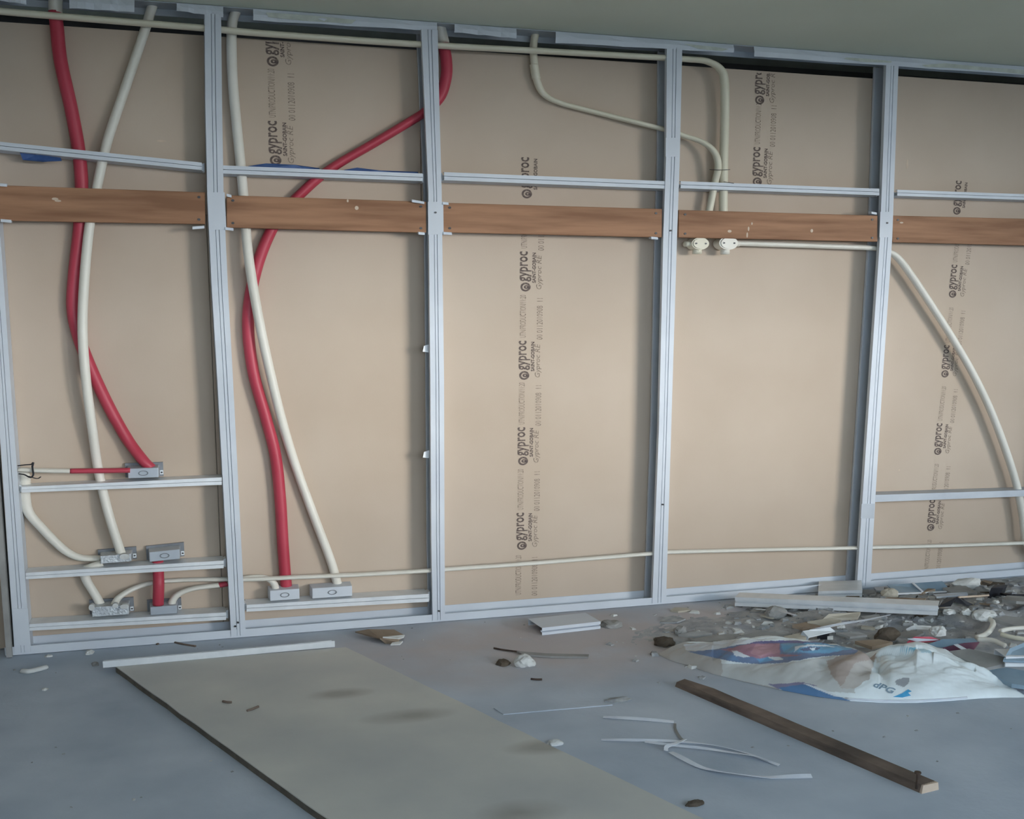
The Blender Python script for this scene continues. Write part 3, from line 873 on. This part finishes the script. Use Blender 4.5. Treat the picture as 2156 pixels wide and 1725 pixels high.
# timber batten with a nail
bt = thing('timber_batten', G(1690, 1555), 'old dark timber batten with a nail, lying before the sack', 'batten')
A, B = G(1421, 1446), G(1938, 1671)
dv = (B - A).normalized(); sd = Vector((-dv.y, dv.x, 0))
if sd.x < 0: sd = -sd
wd, hh = .070, .024
secs = []
for i in range(9):
    p = A.lerp(B, i / 8)
    k = 1 + .06 * noise.noise(Vector((i * .8, 1, 0)))
    if i == 0: k *= .7
    q = p + sd * wd * k
    secs.append([p, q, q + Vector((0, 0, hh * .95)), p + sd * .008 + Vector((0, 0, hh * k))])
v = [c for s_ in secs for c in s_]; f = [(0, 1, 2, 3), (32, 35, 34, 33)]
for i in range(8):
    for j in range(4):
        f.append((i * 4 + j, (i + 1) * 4 + j, (i + 1) * 4 + (j + 1) % 4, i * 4 + (j + 1) % 4))
add('batten', v, f, 'woodold', bt)
e = secs[-1]; o_ = dv * .012
add('split_end', [p - dv * .004 for p in e] + [e[0] + o_ * .4, e[1] + o_, e[2] + o_ * .7, e[3] + o_ * .2], BOXF, 'pale', bt)
c = G(1930, 1655, hh)
v, f = sweep([c + Vector((0, 0, -.01)), c + Vector((.002, 0, .02)), c + Vector((.001, 0, .042))], .0045, 8, 1.0)
add('nail', v, f, 'rust', bt, True)
v, f = sweep([c + Vector((.001, 0, .040)), c + Vector((.001, 0, .045))], .010, 10, 1.0)
add('nail_head', v, f, 'rust', bt)

# ------------------------------------------------------------------ rubble heap: the pieces one can tell apart
chan('long_channel', 'longest bright ribbed channel lying on top of the rubble', 'channel', (1547, 1276, .02), (1974, 1296, .055), .044, .10, 'galv2', 'top')
chan('box_channel', 'short pale channel standing in the rubble left of the rightmost stud', 'channel', (1722, 1259, .0), (1815, 1257, .0), .034, .22, 'galv2', 'top')
r_ = thing('track_offcut', GS(1935, 1240, .03), 'tilted blue-grey track offcut with a tape band, right of the rightmost stud', 'channel')
q = [GS(1868, 1232, .05), GS(1984, 1224, .05), GS(2002, 1244, .02), GS(1886, 1249, .02)]
hexa('web', [p - Vector((0, 0, .004)) for p in q], q, 'bluegrey', r_)
hexa('lip', [p - Vector((0, 0, .006)) for p in (q[3], q[2], q[2] + Vector((.03, -.012, 0)), q[3] + Vector((0, -.012, 0)))], [q[3], q[2], q[2] + Vector((.03, -.012, 0)), q[3] + Vector((0, -.012, 0))], 'galv2', r_)
hexa('tape_band', [p for p in (q[0].lerp(q[1], .44), q[0].lerp(q[1], .48), q[3].lerp(q[2], .50), q[3].lerp(q[2], .46))], [p + Vector((0, -.001, .003)) for p in (q[0].lerp(q[1], .44), q[0].lerp(q[1], .48), q[3].lerp(q[2], .50), q[3].lerp(q[2], .46))], 'strap', r_)
piece('steel_scrap', 'small pinkish steel scrap between the rightmost stud and the tilted offcut', 'scrap', [(1840, 1237, .02), (1868, 1234, .03), (1872, 1243, .02), (1846, 1244, .015)], .01, 'galvd')
rock('plaster_chunk', 'yellowish chunk under the left end of the tilted offcut', 'chunk', 1872, 1258, .045, .03, .03, 'beige', .0, 21)
rock('plaster_chunk', 'large white chunk right of the tilted offcut', 'chunk', 2035, 1238, .085, .05, .035, 'plaster', .0, 22)
piece('grey_offcut', 'lilac-grey offcut lying under the large white chunk', 'offcut', [(1985, 1238, .03), (2030, 1232, .03), (2058, 1248, .02), (2010, 1252, .02)], .012, 'greybd')
piece('channel_lip', 'narrow steel strip under the tilted offcut', 'offcut', [(1965, 1251, .03), (2036, 1247, .03), (2038, 1251, .025), (1972, 1257, .025)], .008, 'galvd')
hexa('black_box', [GS(2078, 1262, .0), GS(2103, 1262, .0), GS(2113, 1254, .0), GS(2086, 1254, .0)], [p + Vector((.02, 0, .055)) for p in (GS(2078, 1262, .0), GS(2103, 1262, .0), GS(2113, 1254, .0), GS(2086, 1254, .0))], 'dark')
tag(bpy.data.objects['black_box'], 'upright black plastic box at the right of the rubble', 'box')
r_ = thing('black_sheet', GS(2010, 1270), 'folded black plastic sheet at the right tip of the long channel', 'sheet')
piece('fold', None, None, [(1976, 1277, .03), (1990, 1261, .06), (2014, 1258, .065), (2002, 1275, .04)], .005, 'dark', parent=r_)
piece('fold', None, None, [(2014, 1258, .065), (2020, 1260, .06), (2048, 1272, .03), (2036, 1275, .03), (2006, 1264, .05)], .005, 'dark', parent=r_)
piece('grey_card', 'grey card corner between long channel and black sheet', 'offcut', [(1952, 1264, .04), (1984, 1262, .05), (1978, 1274, .045), (1942, 1274, .035)], .006, 'greybd')
cord('wire_piece', 'thin pale wire leading to the upright black box', 'wire', [(2018, 1258, .06), (2050, 1256, .05), (2082, 1254, .04)], .005, 'pale')
cord('wire_piece', 'dark cable running right from the upright black box', 'wire', [(2108, 1251, .03), (2130, 1254, .03), (2170, 1254, .03)], .007, 'dark')
piece('board_offcut', 'grey board offcut below the dark cable at right', 'offcut', [(2110, 1262, .05), (2120, 1254, .05), (2175, 1257, .05), (2175, 1268, .045), (2140, 1266, .05)], .014, 'greybd')
piece('board_offcut', 'beige offcut tucked under the middle of the long channel', 'offcut', [(1732, 1304, .04), (1745, 1293, .05), (1812, 1289, .05), (1806, 1300, .045)], .012, 'beige')
piece('board_offcut', 'pointed beige offcut below the long channel', 'offcut', [(1700, 1309, .035), (1740, 1303, .045), (1772, 1306, .045), (1760, 1314, .04), (1732, 1318, .035)], .012, 'beige')
piece('board_offcut', 'brownish offcut with a dark side beneath the pointed beige offcut', 'offcut', [(1668, 1316, .03), (1702, 1309, .03), (1728, 1318, .03), (1690, 1322, .025)], .014, 'brown')
piece('board_offcut', 'lilac offcut beside the black wire under the long channel', 'offcut', [(1812, 1298, .045), (1850, 1294, .05), (1856, 1300, .045), (1822, 1304, .04)], .01, 'greybd')
ribbon('plastic_strip', 'long thin pale strip slanting up through the rubble', [(1706, 1327, .05), (1760, 1317, .055), (1810, 1308, .06), (1872, 1296, .06)], .014, 'strap', 'strip')
ribbon('plastic_strip', 'short pale strip below the left end of the long channel', [(1592, 1283, .02), (1640, 1288, .03), (1674, 1296, .03)], .012, 'strap', 'strip')
rock('stone', 'pale stone below the left half of the long channel', 'stone', 1632, 1300, .055, .04, .035, 'greybd', .0, 31)
r_ = thing('channel_offcut', GS(1725, 1332, .03), 'short pale ribbed channel offcut right above the sack print', 'channel')
q = [GS(1690, 1329, .06), GS(1748, 1321, .07), GS(1758, 1329, .055), GS(1702, 1342, .04)]
hexa('web', [p - Vector((0, 0, .004)) for p in q], q, 'galv2', r_)
hexa('flange', [q[0] - Vector((.02, .0, .035)), q[3] - Vector((.012, 0, .035)), q[3], q[0]], [q[0] - Vector((.016, .0, .035)), q[3] - Vector((.008, 0, .035)), q[3] + Vector((.004, 0, 0)), q[0] + Vector((.004, 0, 0))], 'galvd', r_)
a_ = [GS(1720, 1347, .01), GS(1742, 1347, .01), GS(1746, 1340, .01), GS(1722, 1340, .01)]
tag(hexa('black_fitting', a_, [p + Vector((0, 0, .035)) for p in a_], 'dark'), 'small black plastic fitting in front of the ribbed channel offcut', 'fitting')
piece('plaster_shard', 'tiny white shard right of the small black fitting', 'shard', [(1742, 1340, .04), (1754, 1339, .04), (1754, 1344, .035), (1742, 1344, .035)], .008, 'plaster')
piece('board_offcut', 'flat grey offcut right of the ribbed channel offcut', 'offcut', [(1760, 1332, .045), (1808, 1331, .05), (1826, 1337, .045), (1790, 1341, .04)], .01, 'greybd')
piece('board_offcut', 'flat brown offcut behind the sack print', 'offcut', [(1800, 1350, .05), (1850, 1346, .055), (1880, 1352, .05), (1836, 1362, .045)], .014, 'brown')
rock('dark_lump', 'dark olive lump left of the red film', 'lump', 1868, 1346, .06, .035, .035, 'dkbrown', .02, 33)
piece('board_offcut', 'wide grey board lying behind the left part of the sack', 'offcut', [(1452, 1346, .02), (1530, 1335, .03), (1560, 1337, .03), (1545, 1347, .025), (1470, 1353, .02)], .016, 'greybd')
piece('board_offcut', 'long grey board with dark front edge behind the sack', 'offcut', [(1548, 1340, .03), (1600, 1331, .035), (1668, 1334, .035), (1650, 1341, .03)], .018, 'greybd')
piece('board_offcut', 'small beige board between the long grey board and channel offcut', 'offcut', [(1650, 1340, .04), (1684, 1333, .045), (1698, 1342, .04), (1664, 1345, .035)], .018, 'beige')
piece('board_offcut', 'grey slab with upturned edge, leftmost in the rubble', 'offcut', [(1428, 1336, .02), (1470, 1329, .03), (1500, 1333, .025), (1462, 1340, .015)], .01, 'greybd')
rock('stone', 'dark stone at the left tip of the sack', 'stone', 1398, 1358, .05, .04, .025, 'dkbrown', .0, 34)
rock('stone', 'pale stone at the leftmost slab of the rubble', 'stone', 1432, 1333, .03, .025, .022, 'greybd', .0, 35)
r_ = thing('red_film', GS(1945, 1350), 'crumpled red and white plastic film behind the sack', 'film')
piece('film', None, None, [(1910, 1352, .055), (1925, 1341, .075), (1960, 1341, .075), (1985, 1349, .06), (1950, 1352, .05)], .004, 'redfilm', parent=r_)
piece('film', None, None, [(1908, 1358, .05), (1940, 1351, .06), (1952, 1356, .055), (1940, 1364, .04)], .004, 'redfilm', parent=r_)
piece('white_band', None, None, [(1911, 1345, .075), (1925, 1344, .08), (1976, 1347, .068), (1930, 1350, .066)], .003, 'strap', parent=r_)
r_ = thing('printed_film', GS(2010, 1356), 'blue-grey and maroon plastic film beside the red film', 'film')
piece('film', None, None, [(1950, 1358, .06), (1985, 1346, .075), (2050, 1344, .07), (2062, 1352, .06), (1990, 1364, .05)], .004, 'bluegrey', parent=r_)
piece('dark_panel', None, None, [(1985, 1364, .055), (2030, 1354, .07), (2062, 1352, .065), (2050, 1368, .05), (2000, 1371, .045)], .004, 'maroon', parent=r_)
piece('white_stripe', None, None, [(2008, 1357, .073), (2016, 1356, .073), (2036, 1367, .06), (2026, 1368, .06)], .003, 'strap', parent=r_)
piece('grey_board', 'tilted grey board resting on the sack at right', 'board', [(1994, 1372, .085), (2040, 1366, .10), (2116, 1384, .09), (2114, 1398, .075), (2072, 1408, .06)], .014, 'greybd')
piece('plastic_sheet', 'blue-grey plastic sheet at the right edge above a steel channel', 'sheet', [(2112, 1390, .10), (2126, 1366, .13), (2190, 1340, .15), (2190, 1394, .10)], .008, 'bluegrey')
chan('right_channel', 'ribbed steel channel entering at the right edge beside the sack', 'channel', (2116, 1404, .07), (2200, 1404, .07), .04, .1, 'galv2', 'top')
piece('dark_board', 'dark blue-grey board under the right edge channel', 'board', [(2072, 1412, .05), (2120, 1406, .06), (2200, 1420, .06), (2200, 1450, .04), (2130, 1440, .04)], .016, 'bluegrey')
cord('conduit_scrap', 'bent white conduit scrap curving through the rubble at right', 'wire', [(2062, 1299, .06), (2082, 1303, .065), (2091, 1312, .065), (2086, 1326, .06), (2074, 1337, .055), (2056, 1343, .05)], .012, 'white')
cord('conduit_scrap', 'straight white conduit scrap at the right edge of the rubble', 'wire', [(2106, 1329, .07), (2130, 1324, .07), (2180, 1321, .07)], .010, 'white')
cord('conduit_scrap', 'grey conduit scrap low at the right edge of the rubble', 'wire', [(2108, 1336, .07), (2130, 1342, .07), (2180, 1350, .07)], .010, 'cream')
cord('conduit_scrap', 'white conduit scrap between film and plastic sheet at right', 'wire', [(2058, 1346, .09), (2090, 1349, .095), (2116, 1360, .09)], .011, 'white')
rock('plaster_chunk', 'white chunk at the head of the bent conduit scrap', 'chunk', 2070, 1303, .06, .04, .028, 'plaster', .05, 41)
rock('plaster_chunk', 'round white lump above the red film', 'chunk', 1974, 1337, .035, .03, .028, 'plaster', .05, 42)
rock('plaster_chunk', 'small white lump right of the long channel', 'chunk', 2034, 1294, .026, .02, .018, 'plaster', .05, 43)
rock('plaster_chunk', 'small pale lump below the tip of the long channel', 'chunk', 1998, 1292, .03, .02, .015, 'plaster', .05, 44)
rock('plaster_chunk', 'small white crumb below the upright black box', 'chunk', 2097, 1269, .016, .014, .01, 'plaster', .03, 45)
piece('plaster_shard', 'long pale shard lying in the middle of the rubble', 'shard', [(1908, 1324, .06), (1924, 1317, .07), (1960, 1318, .068), (1962, 1323, .06), (1930, 1322, .06)], .008, 'plaster')
piece('board_offcut', 'grey board with dark underside at the right of the rubble', 'offcut', [(2090, 1302, .075), (2120, 1297, .08), (2175, 1304, .08), (2175, 1318, .07), (2140, 1318, .07)], .016, 'greybd')
piece('board_offcut', 'brown card lying behind the long channel', 'offcut', [(1822, 1268, .04), (1870, 1258, .04), (1950, 1260, .045), (1935, 1272, .045)], .008, 'brown')
rng = random.Random(11)
ANCH = {'the long ribbed channel': (1760, 1285), 'the red film': (1945, 1350), 'the upright black box': (2092, 1252), 'the bent conduit scrap': (2085, 1318), 'the folded black sheet': (2010, 1268),
        'the pointed beige offcut': (1735, 1310), 'the pale channel by the stud': (1768, 1248), 'the tilted blue-grey offcut': (1935, 1238), 'the wide grey board': (1505, 1343), 'the round white lump': (1974, 1337), 'the dark olive lump': (1868, 1343), 'the large white chunk': (2035, 1236)}
KIND = {'greybd': 'grey', 'beige': 'beige', 'dkbrown': 'dark brown', 'brown': 'light brown', 'chip': 'pale grey'}
used = set()
for i in range(90):                                    # further flat offcuts filling the heap
    x = rng.gauss(3.45, .62); y = rng.gauss(-.62, .24)
    mt = rng.choice(['greybd', 'greybd', 'chip', 'beige', 'dkbrown', 'brown'])
    r = rng.uniform(.03, .08); ang = rng.uniform(0, 3.1); k = rng.randint(4, 5)
    tx, ty = rng.uniform(-.18, .18), rng.uniform(-.18, .18)
    if not (2.2 < x < 5.0 and -1.05 < y < -.2): continue
    px, py = to_px((x, y, 0))
    if px > 2140: continue
    nm, (ax, ay) = min(ANCH.items(), key=lambda q: (q[1][0] - px) ** 2 + 4 * (q[1][1] - py) ** 2)
    if abs(ax - px) < 26 and abs(ay - py) < 9: continue
    side = ('right of ' if px > ax else 'left of ') if abs(px - ax) > 2 * abs(py - ay) else ('in front of ' if py > ay else 'behind ')
    lab = 'flat %s board flake lying %s%s' % (KIND[mt], side, nm)
    if lab in used: continue
    used.add(lab)
    z = surf(x, y) + .004
    pts = []
    for j in range(k):
        tt = ang + 2 * math.pi * j / k + rng.uniform(-.3, .3)
        dx, dy = r * rng.uniform(.7, 1.3) * math.cos(tt), r * .7 * rng.uniform(.7, 1.3) * math.sin(tt)
        pts.append(Vector((x + dx, y + dy, z + dx * tx + dy * ty + .006)))
    t_ = rng.uniform(.006, .014)
    v = pts + [p + Vector((0, 0, -t_)) for p in pts]
    f = [tuple(range(k)), tuple(range(2 * k - 1, k - 1, -1))] + [(j, k + j, k + (j + 1) % k, (j + 1) % k) for j in range(k)]
    tag(add('rubble_flake', v, f, mt), lab, 'flake', 'broken board flakes in the rubble')

# ------------------------------------------------------------------ the sack
UPPER = [(1388, 1374), (1410, 1364), (1440, 1355), (1500, 1350), (1600, 1346), (1700, 1347), (1760, 1352), (1800, 1362), (1840, 1366), (1856, 1362), (1890, 1360), (1940, 1361), (1985, 1370), (2030, 1389), (2080, 1415), (2130, 1447), (2162, 1467)]
LOWER = [(1388, 1380), (1410, 1391), (1450, 1403), (1500, 1420), (1560, 1435), (1650, 1455), (1720, 1468), (1790, 1477), (1860, 1481), (1930, 1481), (2000, 1477), (2060, 1472), (2110, 1470), (2140, 1470), (2162, 1470)]
def interp(tab, x):
    for (a0, b0), (a1, b1) in zip(tab, tab[1:]):
        if a0 <= x <= a1:
            return b0 + (b1 - b0) * (x - a0) / (a1 - a0)
    return tab[-1][1]
NU, NV = 420, 130
SV = []
for i in range(NU + 1):
    x = 1388 + (2162 - 1388) * i / NU
    lo, up = G(x, interp(LOWER, x)), G(x, interp(UPPER, x))
    span = (up - lo) * .74
    L = span.length
    q = .52
    def prof_at(t):
        return (math.sin(math.pi / 2 * (t / q)) if t < q else max(0, math.cos(math.pi / 2 * ((t - q) / (1 - q))))) ** .62
    want = interp(UPPER, x) + 1
    h0, h1 = 0.0, .4
    for _ in range(9):                                 # height at which the crest shows where the cloth's outline runs
        hm = (h0 + h1) / 2
        ymin = min(to_px(lo + span * t + Vector((0, 0, hm * prof_at(t))))[1] for t in (.3, .45, .52, .6, .68, .76, .84, .92))
        if ymin < want: h1 = hm
        else: h0 = hm
    hmax = h0
    for j in range(NV + 1):
        t = (j / NV) ** 1.5
        p = lo + span * t
        prof = prof_at(t)
        z = hmax * prof
        w = prof * min(1, L / .2)
        wr = .021 * noise.fractal(Vector((p.x * 4.2 + p.y * 2, p.y * 9, .7)), 1, 2.0, 4) + .005 * noise.noise(Vector((p.x * 22 + p.y * 8, p.y * 6, 4)))
        wr += .017 * math.sin((x * .055 - t * 9) + 2 * noise.noise(Vector((x * .01, t * 3, 1)))) * math.exp(-((t - .30) / .25) ** 2) * (1 if 1500 < x < 1850 else .3)
        # pinched valley between the two lobes, and the fold running to the right from it
        wr -= .045 * math.exp(-((x - (1838 - 60 * (t - .5))) / 16) ** 2) * w
        wr += .012 * math.exp(-((x - 1905) / 60) ** 2 - ((t - .7) / .2) ** 2)
        tl = t - (.60 - (x - 1850) * .0022)
        if 1840 < x < 1925: wr -= .045 * math.exp(-(max(0, tl) / .012) ** 2 - (min(0, tl) / .16) ** 2) * math.sin((x - 1840) / 85 * math.pi) ** .5
        if 1925 <= x < 2050: wr -= .012 * math.exp(-((t - (.52 - (x - 1925) * .0004)) / .03) ** 2)
        if 1960 < x < 2140: wr += .010 * math.exp(-((t - (.35 + (x - 1930) * .0016)) / .05) ** 2)
        SV.append(Vector((p.x, p.y, max(.001, z + wr * w) if 0 < j < NV else .001)))
SF = []
for i in range(NU):
    for j in range(NV):
        a0 = i * (NV + 1) + j
        SF.append((a0, a0 + NV + 1, a0 + NV + 2, a0 + 1))
sack_mat = bpy.data.materials.new('woven_sack')
sack_mat.use_nodes = True
nt = sack_mat.node_tree
bs = nt.nodes['Principled BSDF']
bs.inputs['Roughness'].default_value = .55
at_ = nt.nodes.new('ShaderNodeVertexColor'); at_.layer_name = 'print'
nz = nt.nodes.new('ShaderNodeTexNoise'); nz.inputs['Scale'].default_value = 7; nz.inputs['Detail'].default_value = 8
tc = nt.nodes.new('ShaderNodeTexCoord'); nt.links.new(tc.outputs['Object'], nz.inputs['Vector'])
rp = nt.nodes.new('ShaderNodeValToRGB'); rp.color_ramp.elements[0].position = .35; rp.color_ramp.elements[1].position = .6
rp.color_ramp.elements[0].color = (.84, .83, .82, 1); rp.color_ramp.elements[1].color = (1, 1, 1, 1)
nt.links.new(nz.outputs['Fac'], rp.inputs['Fac'])
mx = nt.nodes.new('ShaderNodeMix'); mx.data_type = 'RGBA'; mx.blend_type = 'MULTIPLY'; mx.inputs[0].default_value = 1
nt.links.new(at_.outputs['Color'], mx.inputs[6]); nt.links.new(rp.outputs['Color'], mx.inputs[7])
nt.links.new(mx.outputs[2], bs.inputs['Base Color'])
sk = thing('woven_sack', G(1780, 1460), 'white woven plastic sack with faded blue and red print, lying before the rubble', 'sack')
body = add('body', SV, SF, sack_mat, sk, True)
PR = [  # printed and soiled areas of the cloth
    ((178, 176, 172), [(1380, 1340), (1500, 1340), (1520, 1400), (1640, 1440), (1640, 1470), (1380, 1420)]),
    ((196, 200, 200), [(1520, 1398), (1640, 1398), (1760, 1380), (1800, 1400), (1800, 1460), (1640, 1450), (1520, 1425)]),
    ((206, 214, 222), [(1440, 1358), (1500, 1350), (1620, 1345), (1560, 1362), (1500, 1372), (1445, 1370)]),
    ((166, 152, 144), [(1740, 1392), (1790, 1372), (1845, 1362), (1845, 1385), (1828, 1400), (1800, 1436), (1770, 1446), (1750, 1420)]),
    ((184, 180, 176), [(1800, 1395), (1842, 1388), (1830, 1430), (1800, 1450), (1770, 1450)]),
    ((92, 116, 158), [(1505, 1368), (1560, 1357), (1640, 1350), (1730, 1350), (1775, 1358), (1808, 1366), (1800, 1378), (1720, 1384), (1640, 1397), (1600, 1399), (1545, 1394), (1470, 1378), (1450, 1373)]),
    ((84, 84, 138), [(1600, 1350), (1700, 1348), (1765, 1354), (1730, 1356), (1640, 1354), (1560, 1360)]),
    ((150, 104, 124), [(1520, 1369), (1570, 1357), (1640, 1354), (1644, 1378), (1690, 1380), (1600, 1388), (1560, 1377)]),
    ((172, 124, 136), [(1590, 1358), (1640, 1356), (1642, 1374), (1600, 1384), (1580, 1376)]),
    ((92, 150, 190), [(1642, 1356), (1720, 1353), (1800, 1366), (1740, 1376), (1650, 1374)]),
    ((214, 222, 232), [(1540, 1370), (1552, 1371), (1578, 1383), (1566, 1386), (1545, 1380)]),
    ((92, 150, 196), [(1592, 1388), (1620, 1383), (1630, 1390), (1602, 1397)]),
    ((214, 224, 232), [(1615, 1384), (1640, 1383), (1650, 1389), (1632, 1391)]),
    ((88, 126, 172), [(1510, 1376), (1545, 1380), (1560, 1394), (1530, 1389)]),
    ((216, 226, 236), [(1670, 1373), (1676, 1362), (1700, 1357), (1735, 1358), (1762, 1363), (1730, 1361), (1700, 1361), (1682, 1365)]),
    ((70, 80, 112), [(1684, 1367), (1704, 1362), (1728, 1364), (1722, 1370), (1690, 1372)]),
    ((214, 224, 234), [(1704, 1365), (1718, 1364), (1716, 1371), (1712, 1371)]),
    ((120, 116, 150), [(1618, 1441), (1690, 1437), (1720, 1444), (1680, 1452), (1640, 1452)]),
    ((66, 112, 166), [(1640, 1449), (1690, 1441), (1740, 1456), (1800, 1480), (1740, 1480), (1660, 1462)]),
    ((220, 228, 236), [(1690, 1439), (1702, 1441), (1740, 1455), (1770, 1468), (1756, 1466), (1722, 1453)]),
    ((150, 158, 166), [(1884, 1434), (1900, 1427), (1916, 1428), (1912, 1440), (1902, 1447), (1886, 1442)]),
    ((110, 186, 216), [(1888, 1366), (1898, 1363), (1930, 1364), (1926, 1370), (1904, 1371)]),
    ((176, 212, 228), [(1932, 1366), (1958, 1369), (1962, 1375), (1940, 1374)]),
]
def inside(x, y, poly):
    c = False
    j = len(poly) - 1
    for i in range(len(poly)):
        (xi, yi), (xj, yj) = poly[i], poly[j]
        if (yi > y) != (yj > y) and x < (xj - xi) * (y - yi) / (yj - yi) + xi: c = not c
        j = i
    return c
ca = body.data.color_attributes.new('print', 'FLOAT_COLOR', 'POINT')
for i, p in enumerate(SV):
    x, y = to_px(p)
    c = (232, 243, 252)
    if i % (NV + 1) < NV * .80:
        wob = noise.noise(Vector((x * .08, y * .12, 0))) * 3
        for col, poly in PR:
            if inside(x + wob, y + wob * .4, poly): c = col
    ca.data[i].color = lin(tuple(min(248, int(v * .84 + 40)) for v in c))
bvh = BVHTree.FromPolygons([tuple(v) for v in SV], SF)
def on_sack(px, py, off=.003):
    r = ray(px, py).normalized()
    h = bvh.ray_cast(CAM, r)
    return (h[0] - r * off) if h[0] else G(px, py, .03)
def sack_print(name, data, p0, p1, hgt, mat):
    """letters pressed along the cloth from p0 to p1"""
    vs_, fs_, hh_, y0_ = data
    d = Vector((p1[0] - p0[0], p1[1] - p0[1]))
    up = Vector((d.y, -d.x)).normalized() * hgt
    v = []
    for x, y, z in vs_:
        q = Vector(p0) + d * x + up * ((y - y0_) / hh_)
        v.append(on_sack(q.x, q.y))
    return add(name, v, fs_, mat, sk)
sack_print('lettering', text_mesh('dPG', 1, .02, .3), (1838, 1446), (1882, 1463), 13, 'bluegrey')
n_ = 3
for poly in ([(1880, 1468), (1898, 1461), (1912, 1452), (1920, 1456), (1912, 1459), (1918, 1465), (1900, 1469)],):
    c_ = Vector((sum(p[0] for p in poly) / len(poly), sum(p[1] for p in poly) / len(poly)))
    v = [on_sack(c_.x, c_.y)] + [on_sack(*p) for p in poly]
    k = len(poly)
    add('emblem', v, [(0, 1 + i, 1 + (i + 1) % k) for i in range(k)], 'sackblue', sk)
cuff = [on_sack(x, interp(LOWER, x) - 5, .004) for x in range(1780, 2040, 8)]
v, f = sweep(cuff, .004, 6, 1.0)
add('hem', v, f, 'strap', sk, True)
